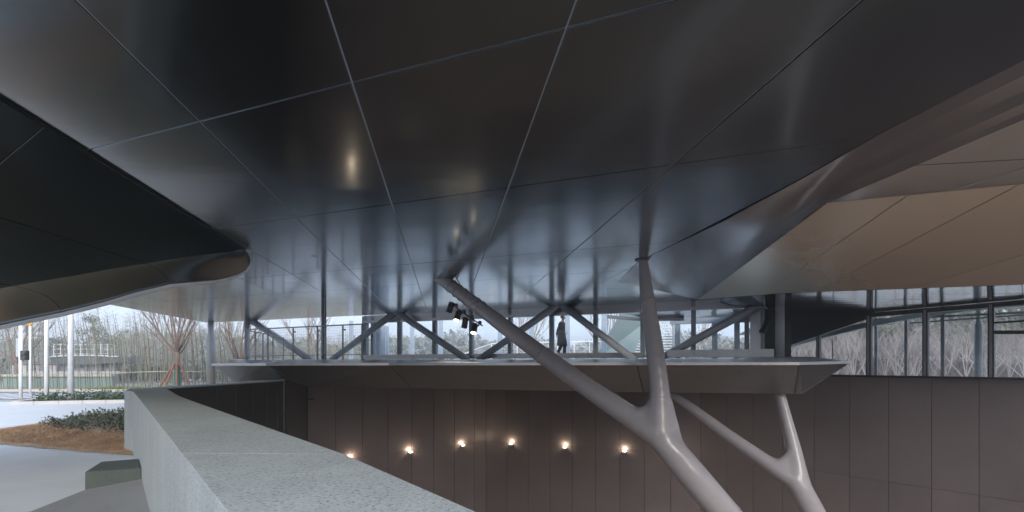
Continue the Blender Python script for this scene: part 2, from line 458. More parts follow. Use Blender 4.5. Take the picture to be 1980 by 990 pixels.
for _ in range(420):
    t = random.random(); b_ = V((-19.0, 20.5)).lerp(V((-12.6, 22.5)), t) + V((random.uniform(-.25, .15), random.uniform(-.1, .65)))
    hh = random.uniform(.15, .46)
    for k in range(10):
        leaf(mb, (b_.x + random.uniform(-.1, .1), b_.y + random.uniform(-.1, .1), .06 + hh * random.random()), random.uniform(.07, .14), random.uniform(.025, .045), random.uniform(0, 6.28), random.uniform(-.2, 1.2), random)
stuff(mb.build("kerb_planting", M_HEDGE), "low green shrubs growing in the kerbed strip by the road", "shrubs")
mb = MB()
for _ in range(5200):
    x = random.uniform(-40, -8); dense = -24.6 < x < -19.5
    if not dense and random.random() < .72: continue
    y = random.uniform(29.8, 31.2); a = random.uniform(0, 6.28); h = random.uniform(.1, .32) if dense else random.uniform(.05, .15)
    mb.quad((x - .03 * math.cos(a), y - .03 * math.sin(a), .04), (x + .03 * math.cos(a), y + .03 * math.sin(a), .04), (x + random.uniform(-.1, .1), y + random.uniform(-.1, .1), .05 + h))
stuff(mb.build("verge_grass_blades", M_GRASS), "yellow green grass along the far side of the road", "grass")

# ---------------------------------------------------------------- granite parapet
PO = [(.39 - .774 * y, y) for y in (-20.6, -12, -6, -1.6, 1.0, 2.89, 4.67, 6.58, 8.0)] + [(-6.82, 9.3)]
PI = [(17.4, -20.6), (10.6, -12.0), (5.8, -6.0), (2.15, -1.6), (.42, 1.0), (-.93, 2.86), (-2.47, 4.72), (-4.00, 6.58), (-5.14, 7.98), (-7.14, 10.65)]
par = thing("granite_parapet", "low speckled grey granite parapet leading away along the pit", "wall", (-3, 4, 0))
PZ = 1.1
def stone_block(name, a, b, c, d, z0, z1, mat, parent, g=.005, bev=.008):
    P = [V((*a, 0)), V((*b, 0)), V((*c, 0)), V((*d, 0))]
    ar = (P[1] - P[0]).cross(P[2] - P[0]).z
    if ar < 0: P.reverse()
    up = V((0, 0, 1)); q = inset(P, g, up); r = inset(P, g + bev, up)
    m = MB(); m.rings([[p + V((0, 0, z0)) for p in q], [p + V((0, 0, z1 - bev)) for p in q], [p + V((0, 0, z1)) for p in r]])
    return m.build(name, mat, parent)
for i in range(len(PO) - 1):
    stone_block("coping_stone", PO[i], PO[i + 1], PI[i + 1], PI[i], .0, PZ, M_GRAN, par, .0006, .002)
# far leg of the parapet
FO = [(-6.82, 9.3), (-6.98, 11.6), (-7.02, 13.6), (-6.98, 15.7)]
FI = [(-7.14, 10.65), (-7.02 + .42, 11.6), (-7.02 + .50, 13.6), (-6.55, 15.7)]
# the far leg runs straight away from the corner, its pit face clad in black panels
far = thing("far_parapet", "far leg of the granite parapet lined with black panels", "wall", (-7.1, 13, 0))
a0, a1 = V((-7.14, 10.65)), V((-6.78, 15.6))
o0, o1 = V((-7.62, 10.3)), V((-7.28, 15.6))
stone_block("corner_stone", (-6.82, 9.3), (-7.14, 10.65), (-7.62, 10.3), (-7.2, 9.6), 0, PZ, M_GRAN, par, .003)
for i in range(3):
    t0, t1 = i / 3, (i + 1) / 3
    stone_block("coping_stone", o0.lerp(o1, t0), o0.lerp(o1, t1), a0.lerp(a1, t1), a0.lerp(a1, t0), 0, PZ, M_GRAN, far, .003)
jx = [313, 343, 375, 416, 454, 488, 514, 535, 555]
fp = [ray_plan(p, a0, a1) for p in jx]
for i in range(len(fp) - 1):
    A, B = fp[i], fp[i + 1]; e = (B - A).normalized(); nrm = V((e.y, -e.x)) * .03
    A, B = A + nrm, B + nrm
    panel("lining_panel", [(A.x, A.y, -7.4), (B.x, B.y, -7.4), (B.x, B.y, PZ - .02), (A.x, A.y, PZ - .02)], (nrm.x, nrm.y, 0), M_PITD, far)
mb = MB(); mb.prism([(a0.x, a0.y), (a1.x, a1.y), (o1.x, o1.y), (o0.x, o0.y)], -7.5, -.01); mb.build("wall_core", M_PITD, far)
mb = MB()
for i in range(len(PI) - 1):
    a, b = PI[i], PI[i + 1]; mb.quad((a[0], a[1], -7.5), (b[0], b[1], -7.5), (b[0], b[1], -.005), (a[0], a[1], -.005))
mb.build("wall_core", M_PITD, par)
# granite block against the parapet, and the ramp beside it
bk = MB(); tz = .235
P4 = [V((-5.39, 6.53, tz)), V((-4.86, 6.77, tz)), V((-5.36, 7.42, tz)), V((-5.72, 7.20, tz))]
lo = [V((p.x, p.y, -.02)) for p in P4]
up = V((0, 0, 1)); bk.rings([lo, [p - V((0, 0, .008)) for p in P4], inset(P4, .008, up)])
tag(bk.build("stone_block", M_GRAND, org=(-5.3, 6.9, 0)), "small dark granite block on the paving against the parapet", "block")
mb = MB()
mb.quad((-5.18, 5.57, .009), (-5.39, 6.55, .009), (-4.80, 6.83, .10), (-2.75, 4.2, .10), (-1.9, 3.1, .02), (-3.3, 3.2, .015))
structure(mb.build("ramp", M_RAMP))
sheet("widened_dark_paving", [(-5.18, 5.57), (-3.3, 3.2), (-1.9, 3.1), (-.9, 1.9), (.9, -1), (-16, -1), (-15, 1.2)], None, .0065, M_RAMP)  # unseen dark paving, widened so the ceiling mirrors darker ground

# ================================================================ PIT
sheet("pit_floor", [(16.9, -20.8), (-8, 9.6), (-8, 15.8), (-10, 24), (-1.5, 31), (10, 27), (14, 22), (18, 16.9), (24, 10), (24, -20.8)], None, -7.5, M_PITFLOOR)
SEAM = -2.9
W0, W1, W2, W3, W4, W5, W6, W7 = (-9.2, 23.2), (-1.5, 30.0), (9.3, 25.5), (12.7, 21.75), (16.6, 16.8), (22, 10), (22, -20.5), (16.6, -20.5)
def pit_wall(label, A, B, px, ztop, mat, inside, ext=None, seam=True):
    root = thing("pit_wall", label, "wall", (A[0], A[1], -7.5))
    pts = [ray_plan(p, A, B) for p in px] if px else []
    if ext:
        pts = (pts or [V(A)]); d = (V(B) - pts[-1]); k = max(1, int(d.length / ext)); s_ = pts[-1].copy()
        for i in range(1, k + 1): pts.append(s_ + d * (i / k))
    e = (V(B) - V(A)).normalized(); nr = V((e.y, -e.x))
    if nr.dot(V(inside) - V(A)) < 0: nr = -nr
    for i in range(len(pts) - 1):
        a, b = pts[i], pts[i + 1]
        for z0, z1 in (((-7.45, SEAM + .007), (SEAM - .007, ztop)) if seam else ((-7.45, ztop),)):
            panel("wall_panel", [(a.x, a.y, z0), (b.x, b.y, z0), (b.x, b.y, z1), (a.x, a.y, z1)], (nr.x, nr.y, 0), mat, root, .024, .004, .03)
    m = MB(); a, b = pts[0] - nr * .032 - e * .25, pts[-1] - nr * .032 + e * .25; c, d = b - nr * .12, a - nr * .12
    m.prism([(a.x, a.y), (b.x, b.y), (c.x, c.y), (d.x, d.y)], -7.5, ztop - .002); m.build("wall_core", M_PITD, root)
    return root
INS = (2, 15)
pit_wall("dark panelled pit wall left of the inner corner, under the balcony", W0, W1, [595, 649, 701.5, 750, 796, 838.5, 878.6, 917, 940], 1.05, M_PIT, INS)
pit_wall("dark panelled pit wall behind the big branching column", W1, W2, [940, 980, 1021.5, 1063.6, 1106.5, 1151.5, 1198.6, 1246.5, 1297, 1355], 1.05, M_PIT, INS)
pit_wall("narrow panelled pit wall behind the smaller branching column", W2, W3, [1355, 1404, 1456, 1513, 1574], .95, M_PIT, INS)
pit_wall("tall dark panelled wall below the windows at the right", W3, W4, [1574, 1642.7, 1717.6, 1801, 1893, 1995], 1.08, M_PIT, INS, 1.6)
pit_wall("panelled pit wall running on beyond the right edge", W4, W5, None, 1.08, M_PIT, INS, 1.7)
pit_wall("panelled pit wall on the far right side", W5, W6, None, 1.08, M_PIT, INS, 2.2)
pit_wall("panelled pit wall at the near end", W6, W7, None, 0.0, M_PIT, INS, 2.2)
pit_wall("black panelled return wall at the end of the far parapet", (-6.78, 15.6), W0, [555, 567, 580, 595], 1.09, M_PITD, INS)
# uplights sitting on the seam
def wall_lamp(px, label, A, B):
    p = ray_plan(px, A, B); e = (V(B) - V(A)).normalized(); nr = V((e.y, -e.x))
    if nr.dot(V(INS) - V(A)) < 0: nr = -nr
    az = math.atan2(e.y, e.x); c = V((p.x, p.y, SEAM))
    t = thing("wall_lamp", label, "lamp", c, "uplights along the pit wall seam")
    M = Matrix.Rotation(az, 3, 'Z'); n3 = V((nr.x, nr.y, 0))
    m = MB(); m.box(c + n3 * .11 + V((0, 0, -.10)), (.19, .15, .045), M=M); m.box(c + n3 * .02 + V((0, 0, -.06)), (.16, .05, .12), M=M); m.box(c + n3 * .11 + V((0, 0, -.15)), (.16, .12, .05), M=M); m.build("lamp_body", M_STEEL, t)
    m = MB(); m.box(c + n3 * .11 + V((0, 0, -.05)), (.16, .11, .035), M=M); m.build("diffuser", M_LENSW, t)
    l = bpy.data.lights.new("bulb", 'POINT'); l.energy = 7.5; l.color = (1, .80, .56); l.shadow_soft_size = .05
    o = bpy.data.objects.new("bulb", l); COL.objects.link(o); o.parent = t; o.location = n3 * .16 + V((0, 0, .06))
    return t
wall_lamp(678, "lit uplight just peeping over the granite parapet edge", W0, W1)
wall_lamp(792, "lit uplight on the left pit wall, third panel clear of the parapet", W0, W1)
wall_lamp(893, "lit uplight on the left pit wall nearest to the inner corner", W0, W1)
wall_lamp(989, "lit uplight just right of the inner corner of the pit walls", W1, W2)
wall_lamp(1093, "lit uplight midway along the wall, right of the corner one", W1, W2)
wall_lamp(1208, "lit uplight nearest to the junction of the big branching column", W1, W2)
wall_lamp(1303, "lit uplight hidden behind the trunk of the big branching column", W1, W2)

# ================================================================ BALCONY SLAB
def slab_line(px): return rear(px, 7.0)
F = [at(410, 705, 16.5), at(515, 704.5, 13.8), at(752, 704, 14.2), at(1230, 703.5, 13.7), at(1545, 703, 12.9), at(1645, 700.5, 13.9)]
Nn = [at(462, 697, 18.2), at(560, 695.4, 15.3), at(760, 695, 15.6), at(1233, 694.6, 15.0), at(1530, 693.5, 14.2), at(1572, 689.5, 15.6)]
Bt = [at(455, 738, 16.9), at(553, 734.5, 15.0), at(795, 751, 15.4), at(1245, 759, 14.9), at(1536, 762, 13.9), at(1552, 762, 13.95)]
B1b = at(595, 748, 15.2)
slab = thing("balcony_slab", "long sharp edged metal balcony slab spanning over the pit", "balcony", (0, 15, 1.0))
def face_panel(name, poly, mat, parent, face, gap=.02, th=.02, **kw): return panel(name, poly, face, mat, parent, gap, .004, th, kw or None)
fd = (0, -1, -.8)
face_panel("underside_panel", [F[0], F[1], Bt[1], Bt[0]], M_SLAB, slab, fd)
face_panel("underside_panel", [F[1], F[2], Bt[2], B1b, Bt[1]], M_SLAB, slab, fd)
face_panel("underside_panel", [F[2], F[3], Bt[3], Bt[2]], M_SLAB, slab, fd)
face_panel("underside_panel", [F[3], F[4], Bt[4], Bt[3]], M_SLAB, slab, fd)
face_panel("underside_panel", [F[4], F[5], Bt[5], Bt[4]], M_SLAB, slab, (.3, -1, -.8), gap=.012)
for i in range(5):
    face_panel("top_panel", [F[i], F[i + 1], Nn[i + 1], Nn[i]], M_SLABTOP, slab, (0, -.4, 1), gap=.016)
# thin bright nosing strip along the very edge
mb = MB()
for i in range(5):
    a, b = F[i], F[i + 1]; mb.quad(a + V((0, -.03, .035)), b + V((0, -.03, .035)), b + V((0, -.035, -.035)), a + V((0, -.035, -.035)))
mb.build("edge_strip", M_CURB, slab)
# floor behind the nose, and the soffit above the pit walls
tb = [at(400, 694, rear(400, 8)), at(1500, 690, rear(1500, 6))]
zf = 1.86
L_, R_ = V((-17.2, 31.5, zf)), V((10.6, 20.3, zf))
flo = [Nn[0]] + [n for n in Nn[1:]] + [V((R_.x, R_.y - .3, zf)), V((12.0, 26.0, zf)), V((-14.0, 37.5, zf)), L_]
mb = MB(); mb.v = [tuple(p) for p in flo]; mb.f = [(0, 1, 2, 9), (2, 3, 8, 9), (3, 6, 7, 8), (3, 4, 6), (4, 5, 6)]
mb.build("floor_sheet", M_SLABTOP, slab)
sf = [Bt[0], Bt[1], B1b, Bt[2], Bt[3], Bt[4], Bt[5], V((10.6, 19.8, .86)), V((12.0, 26, .86)), V((-14, 37.5, .86)), V((-17.2, 31.5, .9))]
mb = MB(); mb.v = [tuple(p + V((0, .03, .01))) for p in sf]
mb.f = [(0, 1, 10), (1, 2, 9, 10), (2, 3, 8, 9), (3, 4, 8), (4, 7, 8), (4, 5, 7), (5, 6, 7)]
mb.build("soffit_sheet", M_PITD, slab)
mb = MB()
side = [(V((-17.2, 31.5, zf)), V((-17.2, 31.5, .9))), (Nn[0], Bt[0])]
mb.quad(Nn[0], Bt[0], V((-17.2, 31.5, .9)), L_); mb.quad(F[0], Nn[0], Bt[0])
mb.quad(F[5], Nn[5], Bt[5]); mb.quad(Nn[5], Bt[5], V((10.6, 19.8, .86)), V((R_.x, R_.y - .3, zf)))
mb.quad(L_, V((-17.2, 31.5, .9)), V((-14, 37.5, .86)), V((-14, 37.5, zf))); mb.quad(V((-14, 37.5, .86)), V((-14, 37.5, zf)), V((12, 26, zf)), V((12, 26, .86)))
mb.quad(V((12, 26, zf)), V((12, 26, .86)), V((10.6, 19.8, .86)), V((R_.x, R_.y - .3, zf)))
mb.build("side_sheet", M_SLAB, slab)

# ================================================================ MAIN CEILING
CZ = 4.1
CEND = 1.0
AL = [-4.92 - 1.73 * k for k in range(9, 0, -1)] + [-4.92, -3.19, -1.475, .255, 2.22, 4.19, 6.0, 7.8, 9.6, 11.4, 13.2, 15]
BL = [-8.9, -5.6, -2.4, .8, 4.02, 7.33, 11.95, 15.1, 18.55, 21.5, 24.5, 27.5]
AS, BS = -.131, -.41
def grid_pt(a, b):     # x = a + AS*(y-5), y = b + BS*x
    x = (a + AS * (b - 5)) / (1 - AS * BS); return (x, b + BS * x)
def back_y(x): return 23.45 - .44 * x + (.75 if x > -8.0 else 0)
leftR = [(-5.8, 11.8), (-5.5, 9.5), (-16.7, 20.2), (-17.1, 22.0), (-18.7, back_y(-18.7)), (-8.6, back_y(-8.6))]
rightR = [(3.24, 15.8), (8.9, 17.9), (10.2, back_y(10.2)), (3.0, back_y(3.0))]
ceil = bpy.data.objects.new("ceiling", None); COL.objects.link(ceil); ceil.location = (0, 10, CZ); ceil['kind'] = 'structure'
def convex_parts():
    yield [(-4.92 + AS * (CEND - 5), CEND), (4.19 + AS * (CEND - 5), CEND), (3.16, 12.6), (-5.8, 11.8)]
    yield [(-5.8, 11.8), (3.16, 12.6), (3.24, 15.8), (3.0, back_y(3.0)), (-8.6, back_y(-8.6))]
    yield leftR
    yield rightR
for ia in range(len(AL) - 1):
    for ib in range(len(BL) - 1):
        cell = [grid_pt(AL[ia], BL[ib]), grid_pt(AL[ia + 1], BL[ib]), grid_pt(AL[ia + 1], BL[ib + 1]), grid_pt(AL[ia], BL[ib + 1])]
        pieces = [p for p in (clip_poly(cell, c) for c in convex_parts()) if len(p) > 2]
        # merge the pieces of one cell when a dividing line of the outline crosses it
        if not pieces: continue
        bmx = bmesh.new()
        for p in pieces:
            vs = [bmx.verts.new((x, y, CZ)) for x, y in p]
            try: bmx.faces.new(vs)
            except ValueError: pass
        bmesh.ops.remove_doubles(bmx, verts=bmx.verts, dist=.002)
        if len(bmx.faces) > 1: bmesh.ops.dissolve_limit(bmx, angle_limit=.01, verts=bmx.verts, edges=bmx.edges)
        polys = [[v.co.copy() for v in f.verts] for f in bmx.faces]; bmx.free()
        for p in polys: panel("ceiling_panel", p, (0, 0, -1), M_CEIL, ceil, .013, .006, .009)
mb = MB()
for c in convex_parts(): mb.prism(c, CZ + .0095, CZ + .30)
mb.build("ceiling_backing", M_JOINT, ceil)
m = MB(); p = onz(607, 495, CZ - .004); m.tube([p + V((0, 0, -.008)), p + V((0, 0, .02))], .06, 20)
dl = m.build("ceiling_disc", M_WHITE, org=p); tag(dl, "small round disc set in the ceiling near the left canopy tip", "detector")

# ================================================================ LEFT CANOPY
KC = .36
E0, E1 = onz(0, 195, 4.06), onz(473, 483, 4.06)
ud = (E1 - E0).normalized(); pd = V((-ud.y, ud.x, 0))
def cz_at(x, y): return 4.06 - KC * ((V((x, y, 0)) - V((E0.x, E0.y, 0))).dot(pd))
cn = V((pd.x * KC, pd.y * KC, 1)).normalized()
def on_can(px, py):
    d = V(((px - CX) / FPX, 1, -(py - HY) / FPX)); o = V((0, 0, EYE))
    t = (V((E0.x, E0.y, 4.06)) - o).dot(cn) / d.dot(cn); return o + d * t
can = thing("canopy", "folded dark metal canopy at upper left with rolled lower edge", "canopy", (-7, 7, 3.5))
# rolled eave: pairs of points where the flat part ends and where the roll ends
FG = [((473, 483), (475, 484.6)), ((471.5, 483.2), (481.5, 493)), ((468, 483.7), (484.5, 503)), ((462, 484.4), (483, 512)), ((452, 485.6), (475, 521.5)), ((436, 487.5), (458, 530)), ((415, 490), (437, 536)), ((390, 493), (415, 540)), ((335, 500.5), (370, 543.5)), ((281, 510), (329, 546.5)), ((215, 520), (260, 563)), ((150, 532), (200, 581)), ((88, 542), (160, 591)),
      ((25, 553), (118, 601)), ((-50, 566), (50, 615)), ((-130, 579), (-20, 630)), ((-240, 596), (-110, 650)), ((-400, 618), (-230, 676))]
rows = []
ad = V((AS, 1, 0)); ad.z = -KC * V((AS, 1, 0)).dot(pd)
for (f, g) in FG:
    a = on_can(*f)
    mg = (g[0] - CX) / FPX
    tt = min(1, (473 - f[0]) / 450); Y = a.y + (.75 + .75 * tt) * (1 - math.exp(-(474.5 - f[0]) / 6))
    b = at(g[0], g[1], Y); dy = Y - a.y
    c = a + ad * dy * .62
    pr = [a.lerp(c, t).lerp(c.lerp(b, t), t) for t in [i / 8 for i in range(9)]]
    tdir = (pr[-1] - pr[-2]).normalized(); out = V((AS, 1, 0)).normalized()
    # the lip rolls under and away
    fl = max(.02, 1 - math.exp(-(474.5 - f[0]) / 5)) * min(1, .4 + (473 - f[0]) / 300)
    lip = [b + out * .02 + V((0, 0, -.03)), b + out * .06 + V((0, 0, -.075)), b + out * .14 + V((0, 0, -.085)), b + out * .23 + V((0, 0, -.05)), b + out * .28 + V((0, 0, .05)), b + out * .28 + V((0, 0, .35))]
    lip = [b + (q - b) * fl for q in lip]
    for q in lip: q.z = min(q.z, 4.085)
    rows.append((a, pr, lip))
segs = [(0, 9), (9, 13), (13, 17)]
for i0, i1 in segs:
    m = MB(); rr = [[p + (V((0, 0, 0))) for p in rows[i][1]] for i in range(i0, i1 + 1)]
    e = (rr[1][0] - rr[0][0]).normalized() * .006; e2 = (rr[-2][0] - rr[-1][0]).normalized() * .006
    if i0: rr[0] = [p + e for p in rr[0]]
    if i1 < 17: rr[-1] = [p + e2 for p in rr[-1]]
    m.rings(rr, cap=False, closed=False); o = m.build("fascia_panel", M_CANOF, can, smooth=True)
    m = MB(); ll = [rows[i][2] for i in range(i0, i1 + 1)]
    m.rings(ll, cap=False, closed=False); m.build("edge_lip", M_LIP, can, smooth=True)
m = MB(); m.rings([[p + V((0, .0, .03)) for p in r[1]] + [q + V((0, 0, .035)) for q in r[2][:2]] for r in rows[4:]], cap=False, closed=False); m.build("fascia_backing", M_BACK, can)
# flat part in panels
m = MB(); q0, q1 = V((E0.x + .6, 1.0, 4.07)), rows[0][0] + V((-.02, 0, .02)); q0 = V((E0.x + (E1.x - E0.x) * (CEND - E0.y) / (E1.y - E0.y), CEND, 4.08))
m.bar(q0 + V((-.06, 0, .2)), q1 + V((-.06, .1, .2)), .1, .4); m.build('edge_closure', M_BACK, can)
j2a, j2b = on_can(0, 407), rows[9][0]
def along(p, d, s): return p + d * s
back = CEND
def line_pt(p, s): return V((p.x + AS * s, p.y + s, cz_at(p.x + AS * s, p.y + s)))
e_edge = lambda y: V((E0.x + (E1.x - E0.x) * (y - E0.y) / (E1.y - E0.y), y, 4.06))
j1 = on_can(85, 245)
bd = V((1, BS, 0))
def bline(p, q):   # where the cross joint through p meets the A line through q
    x = (q.x + AS * (p.y - BS * p.x - q.y)) / (1 - AS * BS); y = p.y + BS * (x - p.x); return V((x, y, cz_at(x, y)))
j1L2 = bline(j1, rows[9][0]); j1L3 = bline(j1, rows[13][0]); j1L4 = bline(j1, rows[17][0])
cols_ = [(j1, [r[0] for r in rows[0:10]], j1L2), (j1L2, [r[0] for r in rows[9:14]], j1L3), (j1L3, [r[0] for r in rows[13:18]], j1L4)]
dn = (-cn.x, -cn.y, -1)
for st_, mid, en in cols_:
    panel("soffit_panel", [st_] + mid + [en], dn, M_CANO, can, .014, .008, .03)
bk0, bk1, bk2, bk3 = e_edge(back), line_pt(rows[9][0], back - rows[9][0].y), line_pt(rows[13][0], back - rows[13][0].y), line_pt(rows[17][0], back - rows[17][0].y)
for q in ([j1, j1L2, bk1, bk0], [j1L2, j1L3, bk2, bk1], [j1L3, j1L4, bk3, bk2]):
    panel("soffit_panel", q, dn, M_CANO, can, .012, .004, .03)
m = MB(); full = [bk0, j1] + [r[0] for r in rows] + [bk3]
m.quad(*[p + cn * .032 for p in full]); m.quad(*[p + cn * .25 for p in full]); m.build("canopy_backing", M_BACK, can)

# ================================================================ RIGHT FOLDED SOFFIT
rs = thing("folded_soffit", "folded metal soffit, tinted with mirrored warm light, descending at the right", "soffit", (7, 10, 3.8))
T = onz(1195, 545, 4.09)
E = [onz(x, y, 4.09) + V((-.05, 0, 0)) for x, y in ((1240, 505), (1400, 430), (1560, 345), (1720, 255), (1980, 125))]
E.append(V((4.19 + AS * (-2.5), 2.5, 4.09))); E.append(V((4.19 + AS * (CEND - 5), CEND, 4.09)))
L1 = onz(1350, 579, 3.4); K = onz(1600, 392, 4.02); L3 = onz(1980, 550, 2.9)
PN = (L1 - K).cross(L3 - K).normalized()
def on_pl(px, py):
    d = V(((px - CX) / FPX, 1, -(py - HY) / FPX)); o = V((0, 0, EYE)); return o + d * ((K - o).dot(PN) / d.dot(PN))
L2 = on_pl(1515, 567); R1 = on_pl(2040, 349.2); R2 = onz(2040, 204.4, 4.04)
Cc = [T.lerp(L1, .7), L1, L1.lerp(K, .55), K, R2, V((5.55, 3.2, 4.0)), V((5.9, CEND, 4.0))]
Er = [T] + E
Cr = [T.lerp(L1, .001)] + Cc
NS = 5
fr = [0, .22, .46, .70, .86, 1.0]; dz = [0, .005, -.005, .005, -.005, 0]
def dense(P, n=6):
    out = []
    for i in range(len(P) - 1):
        for k in range(n): out.append(P[i].lerp(P[i + 1], k / n))
    return out + [P[-1]]
Ed_, Cd_ = dense(Er), dense(Cr)
for s_ in range(NS):
    m = MB(); rr = []
    for j in range(5):
        f = fr[s_] + (fr[s_ + 1] - fr[s_]) * j / 4; r_ = []
        for i in range(len(Ed_)):
            fade = max(0, min(1, (i - 18) / 10)); z = (dz[s_] + (dz[s_ + 1] - dz[s_]) * j / 4 + .010 * (1 - j / 4)) * fade
            r_.append(Ed_[i].lerp(Cd_[i], f) + V((0, 0, z)))
        rr.append(r_)
    m.rings(rr, cap=False, closed=False)
    m.build("ribbon_panel", M_RIB, rs, smooth=True)
# facet beyond the crease
K2, R1e, R2e = K, R1 + (R1 - K) * 1.6, Cc[5]
mid = lambda a, b, t=.5: a.lerp(b, t)
panel("facet_panel", [K, mid(K, R1, .62), mid(R1, R2, .35), mid(K, R2, .5)], (0, 0, -1), M_RIB, rs, .008, .003)
panel("facet_panel", [mid(K, R2, .5), mid(R1, R2, .35), R2], (0, 0, -1), M_RIB, rs, .008, .003)
panel("facet_panel", [mid(K, R1, .62), R1, mid(R1, R2, .35)], (0, 0, -1), M_RIB, rs, .008, .003)
panel("facet_panel", [R1, R1e, R2e, R2], (0, 0, -1), M_RIB, rs, .008, .003)
panel("facet_panel", [R1e, V((17, CEND, 3.5)), V((5.9, CEND, 3.95)), R2e], (0, 0, -1), M_RIB, rs, .008, .003)
# big warm-tinted plane in panels
top = [K, K.lerp(on_pl(1980, 355), .47), K.lerp(on_pl(1980, 355), .985), R1 + (R1 - K) * .8, R1 + (R1 - K) * 1.6]
bot = [L1, L1.lerp(L2, .8), L2.lerp(L3, .17), L2.lerp(L3, .62), L3]
Lx = L3 + (L3 - L2) * .9
for i in range(4):
    q = [top[i], top[i + 1], bot[i + 1], bot[i]]
    if i == 1: q = [top[1], top[2], bot[2], L2, bot[1]]
    panel("soffit_panel", q, (0, 0, -1), M_SOFFIT_WARM, rs, .008, .003)
panel("soffit_panel", [top[4], V((17, CEND, 3.5)), V((23, CEND, 3.3)), Lx, L3], (0, 0, -1), M_SOFFIT_WARM, rs, .008, .003)
m = MB(); up3 = V((0, 0, .12))
for q in ([Er[0], Er[1], Cr[1]], [Er[1], Er[2], Cr[2], Cr[1]], [Er[2], Er[3], Cr[3], Cr[2]], [Er[3], Er[4], Cr[4], Cr[3]], [Er[4], Er[5], Cr[5], Cr[4]], [Er[5], Er[6], Cr[6], Cr[5]], [Er[6], Er[7], Cr[7], Cr[6]],
          [K, R1, R2], [R1, R1e, R2e, R2], [R1e, V((17, CEND, 3.5)), V((5.9, CEND, 3.95)), R2e], [K, R1, L3, L2, L1], [R1, top[4], L3], [top[4], V((17, CEND, 3.5)), V((23, CEND, 3.3)), Lx, L3]):
    m.quad(*[p + up3 + V((0, 0, .05)) for p in q])
# front lip of the warm-tinted plane and its upstand
m.quad(L1 + V((0, .03, 0)), L2 + V((0, .03, 0)), L2 + V((0, .03, .75)), L1 + V((0, .03, .5))); m.quad(L2 + V((0, .03, 0)), L3 + V((0, .03, 0)), L3 + V((0, .03, .75)), L2 + V((0, .03, .75)))
m.build("soffit_backing", M_BACK, rs)
# outer soffit over the side windows
so_ = thing("side_soffit", "mirror like metal soffit above the right hand windows", "soffit", (12, 17, 3.7))
WH = [V((11.7, 22.6, 3.62)), V((14.05, 20.05, 3.58)), V((16.6, 16.8, 3.68)), V((22.0, 10.0, 3.7))]
fz = [V((6.2, 14.2, 3.74)), L2.lerp(L3, .5) + V((.3, .6, 0)), L3 + V((.3, .4, 0)), Lx + V((.3, .4, 0))]
for q in fz: q.z = 3.74
for i in range(3):
    for t0, t1 in ((0, .38), (.38, .72), (.72, 1)):
        panel("soffit_panel", [fz[i].lerp(WH[i], t0), fz[i + 1].lerp(WH[i + 1], t0), fz[i + 1].lerp(WH[i + 1], t1), fz[i].lerp(WH[i], t1)], (0, 0, -1), M_SIDE, so_, .010, .003)
m = MB()
for i in range(3): m.quad(*[p + V((0, 0, .05)) for p in (fz[i], fz[i + 1], WH[i + 1], WH[i])])
m.quad(V((6.2, 14.2, 3.79)), V((11.7, 22.6, 3.67)), V((10.2, 24.5, 3.9)), V((8.0, 19.9, 4.0)))
m.build("soffit_backing", M_BACK, so_)

# ================================================================ SIDE WINDOWS
sw = thing("side_windows", "tall black framed strip of windows above the right hand wall", "window", (14, 19, 1.1))
def wpt(px, z): p = ray_plan(px, W3, W4) if px > 1575 else ray_plan(px, W2, W3); return V((p.x, p.y, z))
def wpy(px, py):
    p = wpt(px, 0); p.z = EYE - (py - HY) * p.y / FPX; return p
headpy = lambda px: 668 - (px - 1515) * (60 / 175) if px < 1690 else 608 - (px - 1690) * (24 / 290)
mpx = [1515, 1583, 1681, 1790, 1917, 2080]
for i, px in enumerate(mpx):
    a, b = wpt(px, 1.1), wpy(px, headpy(px)); m = MB(); wd = .16 if px > 1600 else .12
    m.bar(a, b, .22, wd, (W4[0] - W3[0], W4[1] - W3[1], 0)); m.build("mullion", M_MULLB, sw)
    m = MB(); nrm = V((-.78, -.62, 0)); m.bar(a + nrm * .13, b + nrm * .13, .04, wd * .45, (W4[0] - W3[0], W4[1] - W3[1], 0)); m.build("mullion_cap", M_MULL, sw)
for i in range(5):
    a, b = mpx[i], mpx[i + 1]
    xs_ = [a] + ([1690] if a < 1690 < b else []) + [b]
    m = MB(); ps = [wpt(a, 1.1), wpt(b, 1.1)] + [wpy(x, headpy(x)) for x in reversed(xs_)]
    m.quad(*ps); m.build("pane", M_GLASSR, sw)
m = MB()
for a, b in ((1515, 1690), (1690, 1835), (1835, 1980), (1980, 2080)):
    m.bar(wpy(a, headpy(a) + 1), wpy(b, headpy(b) + 1), .24, .16)
m.build("window_head", M_MULLB, sw)
m = MB(); m.bar(wpt(1574.5, 1.12) + V((-.1, -.08, 0)), wpt(2080, 1.12) + V((-.1, -.08, 0)), .3, .07); m.bar(wpt(1515, 1.12), wpt(1575, 1.12), .2, .07); m.build("window_sill", M_MULLB, sw)
m = MB(); m.bar(wpt(1918, EYE + .06 * 17.5), wpt(2080, EYE + .062 * 15.6), .14, .12); m.bar(wpt(1918, EYE + .078 * 17.5), wpt(2080, EYE + .09 * 15.6), .1, .06); m.build("transom", M_MULLB, sw)
# dark wedge above the sloping head
m = MB(); q = [wpy(1508, 669), wpy(1690, 606), wpy(1690, 600), wpy(1600, 604), wpy(1508, 606)]
m.quad(*q); m.quad(*[p + V((.2, .2, 0)) for p in q]); m.build("head_wedge", M_PITD, sw)
